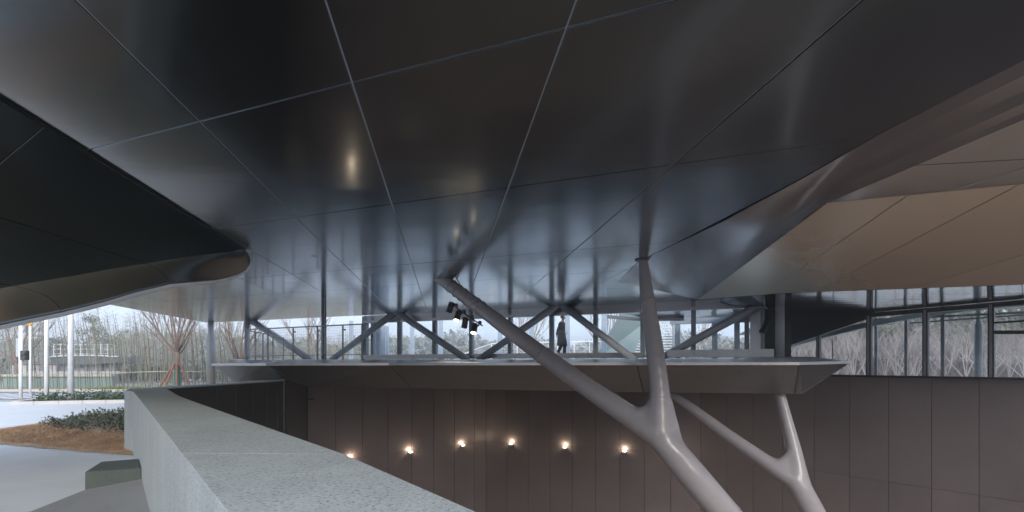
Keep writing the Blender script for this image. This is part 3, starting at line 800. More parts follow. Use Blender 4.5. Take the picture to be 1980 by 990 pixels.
# second row of posts behind, with a pale curved beam
rw = thing("rear_window_frame", "pale grey rear window frame seen through the right hand windows", "window frame", (15, 24, 1))
RA, RB = V((12.2, 27.0)), V((20.5, 18.6))
def rpt(px, py):
    p = ray_plan(px, RA, RB); return V((p.x, p.y, EYE - (py - HY) * p.y / FPX))
for px, wd, col in ((1541, .06, M_MULL), (1610, .07, M_MULL), (1694, .20, M_MULL), (1752, .2, M_MULL), (1823, .24, M_MULL)):
    m = MB(); m.bar(rpt(px, 740), rpt(px, 690 - (px - 1515) * .36 if px < 1780 else 585), wd, wd * .5, (RB.x - RA.x, RB.y - RA.y, 0)); m.build("post", col, rw)
def arch(t): return 682 - 150 * t + 62 * t * t
m = MB(); rr = []
for i in range(15):
    t = i / 14; px = 1500 + 480 * t; y1 = arch(t); th = 13 - 7 * t
    a, b = rpt(px, y1), rpt(px, y1 - th); out = V((-.35, -.35, 0))
    rr.append([a, a + out, b + out, b])
m.rings(rr, cap=True); m.build("curved_beam", M_TEALP, rw)
m = MB(); m.bar(rpt(1690, 618), rpt(1990, 604), .1, .08); m.bar(rpt(1760, 625), rpt(1990, 608), .1, .06); m.build("upper_rail", M_MULL, rw)
rc = thing("round_column", "pale steel round column behind the right hand windows", "column", (18.2, 20.1, 0))
m = MB(); p0 = at(1892, 760, 20.6); c0 = V((p0.x, p0.y, -.1)); m.tube([c0, V((p0.x, p0.y, EYE + .073 * 20.6)), V((p0.x, p0.y, EYE + .085 * 20.6)), V((p0.x, p0.y, 3.9))], [.13, .13, .07, .07], 16); m.build("shaft", M_MULLP, rc, smooth=True)
rf = MB(); rf.prism([(10.5, 21), (12.5, 27.5), (21.5, 18.9), (26, 11), (22.5, 10)], 3.95, 4.1)
tag(rf.build("side_roof", M_SIDE), "flat metal roof edge over the right hand windows", "roof")

# ================================================================ BRANCHING COLUMNS
def branching(name, label, limbs, fillets, parent_loc, voxel=.045, it=40):
    root = thing(name, label, "column", parent_loc)
    m = MB()
    for pts, rad in limbs: m.tube(pts, rad, 24)
    for tri, th in fillets:
        n = (tri[1] - tri[0]).cross(tri[2] - tri[0]).normalized() * th
        m.rings([[p - n for p in tri], [p + n for p in tri]])
    me = m.mesh("tmp", M_STEEL, parent_loc)
    ob = bpy.data.objects.new("tmp", me); COL.objects.link(ob)
    md = ob.modifiers.new("r", 'REMESH'); md.mode = 'VOXEL'; md.voxel_size = voxel
    ms = ob.modifiers.new("s", 'SMOOTH'); ms.factor = .5; ms.iterations = it
    dg = bpy.context.evaluated_depsgraph_get(); me2 = bpy.data.meshes.new_from_object(ob.evaluated_get(dg))
    bpy.data.objects.remove(ob); me2.name = "shaft"; me2.shade_smooth()
    if not me2.materials: me2.materials.append(M_STEEL)
    o = bpy.data.objects.new("shaft", me2); COL.objects.link(o); o.parent = root
    return root
J = at(1276, 842, 11.9)
la_top = at(846, 530, 15.4) + V((0, 0, .12))
la = [at(838, 527, 15.6), at(950, 612, 14.7), at(1040, 680, 13.9), at(1140, 752, 13.0), at(1220, 806, 12.35), at(1256, 831, 12.05), J]
ra_ = [at(1243, 498, 12.45), at(1252, 580, 12.3), at(1264, 660, 12.15), at(1275, 750, 12.0), J]
tr = [at(1262, 828, 12.0), at(1300, 872, 11.85), at(1340, 920, 11.8), at(1400, 991, 11.8), at(1520, 1132, 11.8), at(1800, 1462, 11.8)]
fil1 = [([at(1222, 796, 12.3), at(1290, 870, 11.9), at(1266, 772, 12.05)], .17), ([at(1300, 770, 12.0), at(1290, 850, 11.9), at(1335, 905, 11.82)], .10)]
col1 = branching("branching_column", "big grey branching steel column rising from the pit to the ceiling",
          [(la, [.20, .225, .245, .26, .285, .30, .31]), (ra_, [.13, .19, .215, .24, .30]), (tr, [.31, .33, .345, .35, .36, .38])], fil1, (7.5, 11.8, -7.5))
J2 = at(1533, 925, 14.0)
l2 = [at(1285, 752, 15.9), at(1330, 783, 15.5), at(1400, 836, 14.95), at(1470, 885, 14.4), at(1512, 914, 14.1), J2]
r2 = [at(1507, 758, 14.35), at(1520, 810, 14.25), at(1535, 870, 14.1), at(1543, 915, 14.0), at(1548, 940, 13.95)]
t2 = [at(1530, 920, 14.0), at(1548, 945, 13.95), at(1572, 990, 13.9), at(1600, 1050, 13.9), at(1710, 1320, 13.9)]
fil2 = [([at(1500, 890, 14.2), at(1545, 940, 13.95), at(1533, 860, 14.1)], .15)]
col2 = branching("branching_column", "smaller grey forked column carrying the right end of the balcony",
          [(l2, [.14, .165, .19, .21, .235, .26]), (r2, [.15, .175, .21, .25, .28]), (t2, [.27, .30, .31, .32, .36])], fil2, (9, 13.9, -7.5))
def ring_on(A, B, t, r, hw, parent, nm="weld_ring"):
    p = A.lerp(B, t); d = (B - A).normalized(); m = MB(); m.tube([p - d * hw, p - d * hw * .6, p + d * hw * .6, p + d * hw], [r - .01, r, r, r - .01], 28); m.build(nm, M_STEEL, parent, smooth=True)
ring_on(ra_[1], ra_[2], .03, .197, .03, col1); ring_on(ra_[3], ra_[4],   .2, .255, .006, col1, "weld_seam")
ring_on(la[2], la[3], .1, .249, .006, col1, "weld_seam"); ring_on(tr[3], tr[4], .05, .352, .006, col1, "weld_seam")
# collar plate, weld rings and cable on the big arm
m = MB(); c = at(1243, 503, 12.45); c.z = CZ - .012; m.tube([c + V((0, 0, -.012)), c + V((0, 0, .012))], .19, 24); m.build("cap_plate", M_STEELD, col1)
axis = (la[1] - la[0]).normalized()
for s_ in (.80, 1.05, 1.26, 1.5, 1.78, 2.0):
    p = la[0] + axis * s_; r = .215 + .025 * s_ / 2
    m = MB(); m.tube([p - axis * .012, p + axis * .012], r - .017, 28); m.build("weld_ring", M_STEEL, col1, smooth=False)
sidev = axis.cross(V((0, 0, 1))).normalized(); upv = sidev.cross(axis).normalized()
m = MB(); m.tube([la[0] + axis * .15 + upv * .23, la[0] + axis * .6 + upv * .26 , la[0] + axis * .85 + upv * .27, la[0] + axis * 1.02 + upv * .20], .016, 8); m.build("cable", M_DARK, col1)

# spotlights clamped along the lower side of the big arm
rail = MB(); rail.tube([at(871, 586, 15.2), at(897, 606, 15.0), at(933, 630, 14.7)], .02, 8)
tag(rail.build("lamp_rail", M_DARK), "thin dark rail under the branching column arm carrying spotlights", "rail")
def spot(px, py, lit, tilt, roll, label, jx, jy, Y):
    c = at(px, py, Y); t = thing("spotlight", label, "spotlight", c, "spotlights clamped to the branching column arm")
    d = V((math.sin(R(tilt)), -math.sin(R(roll)), -math.cos(R(tilt)))).normalized()
    m = MB(); m.tube([c - d * .15, c - d * .13, c + d * .13, c + d * .15], [.07, .088, .088, .092], 18); m.build("lamp_head", M_LAMPB, t, smooth=False)
    m = MB(); m.tube([c + d * .149, c + d * .156], .075, 18); m.build("lens", M_LENS if lit else M_DARK, t)
    j = at(jx, jy, Y - .05); e = c - d * .05
    m = MB(); m.bar(e + V((.10, 0, .02)), j, .035, .03); m.bar(e - V((.0, .10, 0)), e + V((.10, 0, .02)), .03, .02); m.build("yoke", M_LAMPB, t)
    m = MB(); m.tube([j + V((0, 0, -.06)), j + V((0, 0, .05))], .05, 10); m.build("clamp", M_LAMPB, t)
    if lit:
        l = bpy.data.lights.new("bulb", 'SPOT'); l.energy = 45; l.color = (1, .8, .55); l.spot_size = R(60); l.spot_blend = .6; l.shadow_soft_size = .05
        o = bpy.data.objects.new("bulb", l); COL.objects.link(o); o.parent = t; o.location = d * .19
        o.rotation_euler = (-d).to_track_quat('Z', 'Y').to_euler()
spot(871, 594, False, -16, 10, "unlit black spotlight, highest on the column arm", 882, 590, 15.1)
spot(885, 611, True, -14, 28, "lit spotlight just below the highest one on the column arm", 897, 602, 15.0)
spot(899, 624, False, -8, 10, "unlit black spotlight between the two lit ones", 913, 613, 14.9)
spot(917, 635, True, -8, 32, "lit spotlight, lowest on the column arm", 928, 624, 14.75)

# ================================================================ TRUSS ON THE BALCONY
tz_b = 1.84
truss = thing("roof_truss", "grey tubular diagonal truss standing on the balcony", "truss", (-2, 24, zf))
def tpt(px, z): Y = truss_y(px); return V(((px - CX) * Y / FPX, Y, z))
for a, b, r in ((486, 600, .19), (762, 642, .165), (770, 902, .165), (1076, 928, .155), (1088, 1222, .155), (1490, 1278, .15)):
    m = MB(); ta = CZ + .02 if a != 1490 else 3.98
    p, q = tpt(a, ta), tpt(b, tz_b - .02); dd = (q - p).normalized(); m.tube([p - dd * .1, q + dd * .1], r, 20); m.build("diagonal_brace", M_TUBE, truss, smooth=True)
    m = MB(); m.bar(p - dd * .1 + V((0, -.01, .0)), p + dd * .25, .03, r * 2.3); m.build("gusset", M_STEELD, truss)
for px, r in ((478, .14), (1508, .15)):
    m = MB(); Y = truss_y(px) - .3; p = V(((px - CX) * Y / FPX, Y, 0)); m.tube([V((p.x, p.y, 1.8)), V((p.x, p.y, 4.12))], r, 20); m.build("post", M_TUBE, truss, smooth=True)
m = MB(); p, q = tpt(1503, 3.9), tpt(1472, 2.75); m.bar(p, q, .05, .55, (0, -1, 0)); m.build("dark_strut", M_MULLB, truss)
# free standing posts
pc = thing("round_column", "slim pale round column under the far left ceiling corner", "column", at(408, 750, 31.3) * 1)
m = MB(); X = (408 - CX) * 31.3 / FPX; m.tube([V((X, 31.3, -.1)), V((X, 31.3, 3.0)), V((X, 31.3, 3.5)), V((X, 31.3, 4.12))], [.24, .24, .17, .17], 20); m.build("shaft", matte("column_paint", (.36, .375, .40), .4, .05, 3), pc, smooth=True)
pp = thing("perforated_post", "slotted square steel post standing in the balcony railing", "post", at(626, 695, 19.6))
X = (626 - CX) * 19.6 / FPX; m = MB(); m.box((X - .05, 19.6, 2.93), (.05, .14, 2.34)); m.box((X + .05, 19.6, 2.93), (.05, .14, 2.34)); m.box((X, 19.66, 2.93), (.06, .03, 2.34)); m.build("shaft", M_MULL, pp)
m = MB()
for i in range(20): m.box((X, 19.6, 1.95 + i * .085), (.052, .02, .03))
m.build("slot_plate", M_MULL, pp, kind='stuff')

# ================================================================ GLASS WALL
gw = thing("glass_wall", "long glazed wall with grey mullions behind the balcony truss", "glass wall", (0, 23.6, zf))
def gpt(px, z, off=.55): Y = rear(px, off); return V(((px - CX) * Y / FPX, Y, z))
gdir = V((1, -.44, 0)).normalized()
gm = [708, 722, 773, 841, 912, 987, 1067, 1152, 1243, 1341, 1444]
sill_z, head_z = 2.06, 3.72
for px in gm:
    m = MB(); m.bar(gpt(px, zf), gpt(px, CZ), .24, .17, gdir); m.build("mullion", M_MULL, gw)
for i in range(1, len(gm) - 1):
    m = MB(); m.quad(gpt(gm[i], sill_z), gpt(gm[i + 1], sill_z), gpt(gm[i + 1], head_z), gpt(gm[i], head_z)); m.build("pane", M_GLASS, gw)
m = MB(); m.bar(gpt(706, 3.79), gpt(1446, 3.80), .26, .13); m.build("head_rail", M_CURB, gw)
m = MB(); m.bar(gpt(706, 3.99), gpt(1446, 3.99), .18, .26); m.build("head_panel", M_CURB, gw)
m = MB(); m.bar(gpt(703, 1.8), gpt(703, 4.1), .1, .12, gdir); m.build("red_strip", M_RED, gw)
cur = [700, 800, 907, 961, 1140, 1243, 1290, 1342, 1497]
for i in range(len(cur) - 1):
    off = .30 if cur[i] < 1240 else -.5
    a, b = gpt(cur[i], 0, off), gpt(cur[i + 1], 0, off); e = (b - a).normalized() * .008; n_ = V((-gdir.y, gdir.x, 0)) * -.0
    if cur[i] == 1243: continue
    z1 = sill_z + (.0 if cur[i] < 1240 else .07)
    m = MB(); q = [a + e, b - e, b - e + V((.14, .3, 0)), a + e + V((.14, .3, 0))]
    m.prism([(p.x, p.y) for p in q], zf - .02, z1); m.build("curb_box", M_CURB, gw)
m = MB(); m.bar(gpt(1462, 1.8, .3), gpt(1462, 3.75, .3), .2, .42, gdir); m.build("end_jamb", M_CURB, gw)
m = MB(); m.bar(gpt(1474, 1.8, .3), gpt(1474, 3.85, .3), .3, .12, gdir); m.build("end_jamb", M_MULL, gw)
m = MB(); m.quad(gpt(1478, 1.8, 1.2), gpt(1530, 1.8, 1.2), gpt(1530, 4.0, 1.2), gpt(1478, 4.0, 1.2)); m.build("black_panel", M_PITD, gw)
# vestibule door frames at the left end
vd = thing("vestibule", "narrow glazed vestibule frames at the left end of the glass wall", "door frame", gpt(735, zf, 2.5))
for px, wd, off, mt in ((728, .5, 1.8, M_MULL), (742, .25, 2.6, M_MULLP), (749, .16, 3.2, M_MULLP), (736, .2, 3.4, M_MULL)):
    m = MB(); m.bar(gpt(px, zf, off), gpt(px, 3.75, off), .1, wd, gdir); m.build("door_post", mt, vd)
m = MB(); m.quad(gpt(719, zf, 2.2), gpt(738, zf, 2.2), gpt(738, 3.0, 2.2), gpt(719, 3.0, 2.2)); m.build("door_leaf", M_GLASS, vd)
# rear facade posts behind the corridor
rp = thing("rear_facade", "pale rear facade posts and rails seen through the glass wall", "facade", (0, 28, zf))
for px in (679, 797, 852, 967, 1027, 1097, 1168, 1310, 1382, 1425):
    m = MB(); m.bar(gpt(px, zf, 4.8), gpt(px, 4.3 if px < 1190 else 3.9, 4.8), .12, .24, gdir); m.build("post", M_MULLP if px < 1200 else M_MULL, rp)
m = MB(); m.bar(gpt(1296, 3.75, 4.8), gpt(1460, 3.75, 4.8), .2, .55); m.build("head_rail", M_MULL, rp)
# corridor floor and roof behind the glass
m = MB(); q = [gpt(700, 1.99, .7), gpt(1460, 1.99, .7), gpt(1460, 1.99, 5.0), gpt(700, 1.99, 5.0)]; m.prism([(p.x, p.y) for p in q], 1.90, 1.99); structure(m.build("corridor_floor", M_PLAZA))
# beam and angled roof over the right end of the corridor
br = thing("corridor_roof", "angled metal roof and beam above the right end of the corridor", "roof", gpt(1260, 3.8, 3))
a, b, c = gpt(1176, 3.82, 3.2), gpt(1242, 3.62, 3.0), gpt(1322, 3.60, 3.4)
m = MB(); m.bar(a, b, .25, .16); m.bar(b, c, .25, .14); m.build("edge_beam", M_CURB, br)
m = MB(); q = [gpt(1176, 3.95, .8), gpt(1450, 3.95, .8), gpt(1450, 3.75, 5.2), gpt(1322, 3.66, 3.4), gpt(1242, 3.70, 3.0)]
m.quad(*q); m.quad(*[p + V((0, 0, .1)) for p in q]); m.build("roof_sheet", M_CEIL, br)
# green metal fin and louvre outside
fin = thing("roof_fin", "pale green slanted metal fin beyond the corridor glass", "fin", at(1200, 690, 31))
Y = 31.0; q = [at(1146, 700, Y), at(1199, 606, Y), at(1262, 596, Y + 1.5), at(1262, 612, Y + 1.5), at(1222, 700, Y + 1.0)]
m = MB(); m.rings([q, [p + V((.1, .35, 0)) for p in q]]); m.build("fin_sheet", M_TEALP, fin)
lv = thing("louvre_screen", "white louvred screen behind the fin, right of the big column", "louvre", at(1260, 690, 29))
n_l = 16
for i in range(n_l):
    py = 696 - i * 5.2; x0 = 1224 + max(0, (690 - py)) * .42; 
    a, b = at(x0, py, 29.5), at(1301, py - 1, 28.3)
    m = MB(); m.bar(a, b, .12, .055); m.build("louvre_blade", M_WHITE, lv)
m = MB(); m.bar(at(1302, 700, 28.3), at(1302, 612, 28.3), .08, .12); m.build("louvre_frame", M_MULL, lv)
m = MB(); m.bar(at(1220, 700, 29.5), at(1258, 612, 29.5), .06, .06); m.build("louvre_frame", M_MULL, lv)

# balcony railing
rl = thing("railing", "grey balcony railing with wire mesh infill", "railing", at(590, 694, 19.5))
fr_px = [475, 518, 567, 614, 663, 700]
def rY(px): return 21.5 + (px - 473) * (18.5 - 21.5) / 227
def rp_(px, z): Y = rY(px); return V(((px - CX) * Y / FPX, Y, z))
RT, RBt = 3.01, 1.92
for px in fr_px:
    m = MB(); m.bar(rp_(px, 1.74), rp_(px, RT), .06, .045, (1, 0, 0)); m.build("railing_post", M_RAIL, rl)
for px in fr_px[2:5]:
    m = MB(); p = rp_(px, 2.85); m.tube([p + V((.02, -.03, 0)), p + V((.12, -.05, -.02))], .03, 8); m.build("bracket", M_MULL, rl)
m = MB(); m.bar(rp_(474, RT), rp_(701, RT), .05, .045); m.build("top_rail", M_RAIL, rl)
m = MB(); m.bar(rp_(474, RBt), rp_(701, RBt), .03, .03); m.build("bottom_rail", M_RAIL, rl)
m = MB()
for i in range(10): z = RBt + (i + 1) * .1; m.bar(rp_(475, z), rp_(700, z), .006, .006)
for i in range(56): px = 475 + 225 * i / 56; m.bar(rp_(px, RBt), rp_(px, RT), .006, .006)
m.build("wire_mesh", M_WIRE, rl, kind='stuff')
rl2 = thing("railing", "short return railing going back from the balcony corner", "railing", at(500, 694, 25))
sp_ = [V((-11.12, 21.5)), V((-11.6, 23.4)), V((-11.9, 24.7)), V((-12.2, 26.4)), V((-12.5, 28.3))]
for p in sp_[1:]:
    m = MB(); m.bar(V((p.x, p.y, 1.74)), V((p.x, p.y, RT)), .05, .05, (1, 0, 0)); m.build("railing_post", M_RAIL, rl2)
m = MB(); a, b = sp_[0], sp_[-1]; m.bar(V((a.x, a.y, RT)), V((b.x, b.y, RT)), .05, .045); m.build("top_rail", M_RAIL, rl2)
m = MB(); m.bar(V((a.x, a.y, RBt)), V((b.x, b.y, RBt)), .03, .03); m.build("bottom_rail", M_RAIL, rl2)
m = MB()
for i in range(9): z = RBt + (i + 1) * .11; m.bar(V((a.x, a.y, z)), V((b.x, b.y, z)), .006, .006)
for i in range(40): p = a.lerp(b, i / 40); m.bar(V((p.x, p.y, RBt)), V((p.x, p.y, RT)), .006, .006)
m.build("wire_mesh", M_WIRE, rl2, kind='stuff')
# white fence outside
wf = thing("white_fence", "thin white fence with mesh infill beyond the corridor", "fence", at(1000, 700, 38))
wp_ = [at(880, 690, 40), at(950, 664.5, 38), at(1000, 663, 38), at(1043, 662, 38), at(1078, 661, 38), at(1110, 660.5, 38), at(1140, 660, 38), at(1172, 660, 38)]
for p in wp_:
    m = MB(); m.bar(V((p.x, p.y, 1.2)), p, .05, .06); m.build("fence_post", M_WHITE, wf)
m = MB()
for i in range(len(wp_) - 1): m.bar(wp_[i], wp_[i + 1], .05, .06)
m.build("top_rail", M_WHITE, wf)
m = MB()
for i in range(len(wp_) - 1):
    for k in range(1, 12):
        a, b = wp_[i].copy(), wp_[i + 1].copy(); a.z -= k * .12; b.z -= k * .12; m.bar(a, b, .014, .014)
m.build("wire_mesh", M_WHITE, wf, kind='stuff')

# ================================================================ PERSON
def skin_body(name, verts, edges, rads, root_i, mat, parent, sub=2):
    me = bpy.data.meshes.new(name); me.from_pydata([tuple(v) for v in verts], edges, []); me.update()
    bm = bmesh.new(); bm.from_mesh(me); ly = bm.verts.layers.skin.verify(); bm.verts.ensure_lookup_table()
    for i, v in enumerate(bm.verts):
        r = rads[i]; v[ly].radius = (r, r) if not isinstance(r, tuple) else r; v[ly].use_root = (i == root_i)
    bm.to_mesh(me); bm.free(); me.materials.append(mat)
    o = bpy.data.objects.new(name, me); COL.objects.link(o); o.parent = parent
    sk = o.modifiers.new("skin", 'SKIN'); sk.use_smooth_shade = True
    ss = o.modifiers.new("sub", 'SUBSURF'); ss.levels = sub; ss.render_levels = sub
    return o
pY = 23.6; pX = (1086 - CX) * pY / FPX
per = thing("person", "person in a long dark coat walking behind the corridor glass", "person", (pX, pY, 1.99))
# facing +x, walking; one continuous body: legs, trunk, neck, head, arms with hands
H = [(0, 0, .98), (.0, 0, 1.22), (.02, 0, 1.46), (.045, 0, 1.58), (.075, 0, 1.68), (.085, 0, 1.80),      # 0 pelvis 1 waist 2 chest 3 neck 4 head 5 crown
     (.03, -.09, .92), (.14, -.09, .50), (.11, -.09, .09), (.26, -.09, .04),                            # 6-9 right leg
     (-.03, .09, .92), (.02, .09, .50), (-.16, .09, .12), (-.03, .09, .04),                              # 10-13 left leg
     (.0, -.17, 1.44), (-.08, -.23, 1.17), (.10, -.20, 1.02), (.17, -.17, 1.01),                         # 14-17 right arm, bent forward
     (.0, .17, 1.44), (-.13, .23, 1.18), (-.20, .20, .93), (-.21, .19, .86)]                             # 18-21 left arm
Ed = [(0, 1), (1, 2), (2, 3), (3, 4), (4, 5), (0, 6), (6, 7), (7, 8), (8, 9), (0, 10), (10, 11), (11, 12), (12, 13), (2, 14), (14, 15), (15, 16), (16, 17), (2, 18), (18, 19), (19, 20), (20, 21)]
rd = [(.15, .13), (.14, .12), (.16, .12), .055, .095, .075, .095, .068, .045, .04, .095, .068, .045, .04, .065, .05, .036, .03, .065, .05, .036, .03]
for base, dirv, hand_r in ((17, V((1, .1, -.25)), 1), (21, V((.25, 0, -1)), -1)):
    p = V(H[base]); d = dirv.normalized(); s_ = d.cross(V((0, 1, 0))).normalized()
    for k in range(4):
        q0 = p + d * .045 + V((0, 1, 0)) * (k - 1.5) * .02; q1 = q0 + d * (.04 + .006 * (1 if k in (1, 2) else 0)) - s_ * .012; q2 = q1 + d * .025 - s_ * .018
        i = len(H); H += [tuple(q0), tuple(q1), tuple(q2)]; Ed += [(base, i), (i, i + 1), (i + 1, i + 2)]; rd += [.011, .009, .008]
    q0 = p + d * .02 + V((0, -1, 0)) * .03; q1 = q0 + d * .035 + s_ * .015; i = len(H); H += [tuple(q0), tuple(q1)]; Ed += [(base, i), (i, i + 1)]; rd += [.012, .009]
skin_body("body", H, Ed, rd, 0, M_SKIN, per)
m = MB(); rings = []
for z, rx, ry, ox in ((.42, .24, .24, .02), (.62, .22, .23, .015), (.85, .19, .21, .005), (1.08, .165, .195, 0), (1.28, .165, .21, .0), (1.42, .16, .225, .005), (1.50, .115, .16, .015), (1.555, .075, .085, .035)):
    rings.append([V((pX + ox + rx * math.cos(a), pY + ry * math.sin(a), 1.99 + z)) for a in [2 * math.pi * k / 20 for k in range(20)]])
m.rings(rings, cap=False)
for sgn, pts in ((-1, [H[14], H[15], H[16]]), (1, [H[18], H[19], H[20]])):
    q = [V(p) + V((pX, pY, 1.99)) for p in pts]; m.tube(q, [.095, .078, .058], 12)
m.build("coat", M_CLOTH, per, smooth=True)
m = MB()
for a, b, c in ((6, 7, 8), (10, 11, 12)):
    q = [V(H[k]) + V((pX, pY, 1.99)) for k in (a, b, c)]; m.tube(q, [.12, .088, .072], 12)
m.build("trousers", M_TROUS, per, smooth=True)
for a, b in ((8, 9), (12, 13)):
    p, q = V(H[a]) + V((pX - .05, pY, 1.96)), V(H[b]) + V((pX + .03, pY, 1.99)); p.z = q.z = 1.99 + .045
    m = MB(); m.tube([p, p.lerp(q, .5), q], [.05, .052, .035], 10); m.build("shoe", M_DARK, per, smooth=True)
m = MB(); hc = V((pX + .06, pY, 1.99 + 1.735)); rings = []
for k in range(7):
    ph = math.pi * (k / 6) * .62; rings.append([hc + V((-.012 + .112 * math.sin(ph) * math.cos(a) - .03 * (k / 6) * (1 if math.cos(a) > 0 else 0) * 2, .098 * math.sin(ph) * math.sin(a), .115 * math.cos(ph))) for a in [2 * math.pi * j / 14 for j in range(14)]])
m.rings(rings, cap=False); m.build("hair", M_HAIR, per, smooth=True)
hd = V((pX + .085, pY, 1.99 + 1.68))
m = MB(); m.rings([[hd + V((.085, -.012, .01)), hd + V((.085, .012, .01)), hd + V((.09, 0, .04))], [hd + V((.115, -.008, -.015)), hd + V((.115, .008, -.015)), hd + V((.10, 0, .02))]]); m.build("nose", M_SKIN, per)
for sg in (-1, 1):
    m = MB(); m.tube([hd + V((.082, sg * .032, .035)), hd + V((.092, sg * .032, .035))], .011, 8); m.build("eye", M_DARK, per)
    m = MB(); m.tube([hd + V((-.02, sg * .088, .01)), hd + V((-.02, sg * .10, .012))], [.03, .024], 10); m.build("ear", M_SKIN, per)
m = MB(); m.box(hd + V((.086, 0, -.04)), (.014, .045, .012)); m.build("mouth", matte("lip", (.30, .12, .10), .5, .05), per)

# ================================================================ LEFT BACKGROUND
def pole(px, pyb, r0, r1, top, name, label, cat, mat, taper=True):
    p = onz(px, pyb, 0); t = thing(name, label, cat, p, "white poles beside the road")
    m = MB(); m.tube([p + V((0, 0, -.05)), p + V((0, 0, top))], [r0, r1], 16); m.build("shaft", mat, t, smooth=True)
    m = MB(); m.tube([p + V((0, 0, 0)), p + V((0, 0, .06))], r0 * 1.6, 14); m.build("base_plate", M_STEEL, t)
    return t, p
t, p = pole(90, 776, .085, .07, 6.5, "white_pole", "tall white pole in the planting strip, left of the thick one", "pole", M_WHITE)
t, p = pole(137, 770, .125, .08, 8.0, "white_pole", "tallest and thickest white pole, in the planting strip", "pole", M_WHITE)
t, p = pole(40, 772, .07, .07, 3.3, "traffic_signal", "short white signal post with dark two lamp head near the crossing", "traffic signal", M_WHITE)
Yp = p.y; m = MB(); c = at(48, 687, Yp); m.box(c, (.24, .2, .42)); m.build("signal_head", M_DARK, t)
for py in (682, 692):
    m = MB(); c = at(48, py, Yp - .12); m.tube([c, c + V((0, -.10, 0))], .08, 14); m.build("lamp_hood", M_LAMPB, t)
m = MB(); c = at(36, 672, Yp + .1); m.box(c, (.14, .12, .82)); m.build("back_head", M_MULLP, t)
t, p = pole(58, 762, .055, .05, 3.6, "beacon_post", "slim white post topped with a round amber beacon", "beacon", M_WHITE)
m = MB(); c = p + V((0, 0, 3.7)); m.rings([[c + V((.13 * math.sin(ph) * math.cos(a), .13 * math.sin(ph) * math.sin(a), .12 * math.cos(ph))) for a in [2 * math.pi * j / 14 for j in range(14)]] for ph in [math.pi * (k + .3) / 8.6 for k in range(9)]]); m.build("amber_lamp", M_YEL, t, smooth=True)
# green wall with white coping
gwl = thing("green_wall", "low pale green garden wall with white coping behind bamboo", "wall", at(115, 757, 33))
a, b = at(10, 757, 33.5), at(220, 756, 33.5); a.z = b.z = 0; top = EYE - (728 - HY) * 33.5 / FPX
npl = 6
for i in range(npl):
    p, q = a.lerp(b, i / npl), a.lerp(b, (i + 1) / npl); m = MB(); m.box(((p.x + q.x) / 2, p.y, top / 2), ((q.x - p.x) - .012, .25, top)); m.build("wall_panel", M_TEAL, gwl)
m = MB(); m.box(((a.x + b.x) / 2, a.y - .06, top + .07), (b.x - a.x + .1, .45, .14)); m.build("coping", M_KERB, gwl)
m = MB(); m.box(((a.x + b.x) / 2 + .3, a.y + .8, top + .24), (b.x - a.x - .6, .6, .16)); m.build("rear_coping", M_KERB, gwl)
# pavilion
pv = thing("pavilion", "low grey pavilion with a curved white rimmed roof", "building", at(160, 740, 40))
Yv = 40; rr = []; rim = []
for i in range(13):
    t_ = i / 12; px = 98 + 132 * t_; py = 690.5 - 2.6 * math.sin(math.pi * t_); pyb_ = 702 + (3.0 if 0 < i < 12 else -6) * math.sin(math.pi * min(1, t_ * 1.1))
    A_, B_ = at(px, py, Yv), at(px, pyb_, Yv - .1); rr.append([A_, B_, B_ + V((0, 3, 0)), A_ + V((0, 3, .2))]); rim.append(A_ + V((0, -.05, .03)))
m = MB(); m.rings(rr); m.build("roof", M_ROOFD, pv)
m = MB(); m.tube(rim, .05, 6); m.build("roof_rim", M_WHITE, pv)
m = MB(); c0, c1 = at(112, 703, Yv + .6), at(222, 720, Yv + .6); m.box(((c0.x + c1.x) / 2, Yv + .8, (c0.z) / 2), (c1.x - c0.x, .3, c0.z)); m.build("wall", matte("pavilion_wall", (.30, .31, .33), .7, .08, 1), pv)
for px in (108, 130, 167, 196):
    m = MB(); p = at(px, 703, Yv + .3); m.box((p.x, p.y, p.z / 2), (.16, .16, p.z)); m.build("post", M_MULL, pv)
# scaffold-like frame above the pavilion
sc_ = thing("trellis_frame", "thin white pipe frame standing above the pavilion roof", "frame", at(160, 690, 42))
m = MB()
for px in range(104, 222, 13): m.bar(at(px, 692, 42), at(px, 665 + (px % 3), 42), .05, .05)
for py in (666, 675, 684): m.bar(at(104, py, 42), at(221, py, 42), .035, .035)
m.build("pipes", M_WHITE, sc_, kind='stuff')
rf_ = thing("red_white_fence", "row of small white posts with red caps behind the green wall", "fence", at(60, 722, 38))
for k, px in enumerate((25, 34, 46, 50, 66, 72, 76, 86, 95, 100, 106)):
    m = MB(); p = at(px, 722, 38); m.box((p.x, p.y, p.z + .25), (.16, .1, .7)); o = m.build("white_post", M_KERB, rf_)
    m = MB(); m.box((p.x, p.y, p.z + .63), (.18, .12, .07)); m.build("red_cap", M_RED, o)

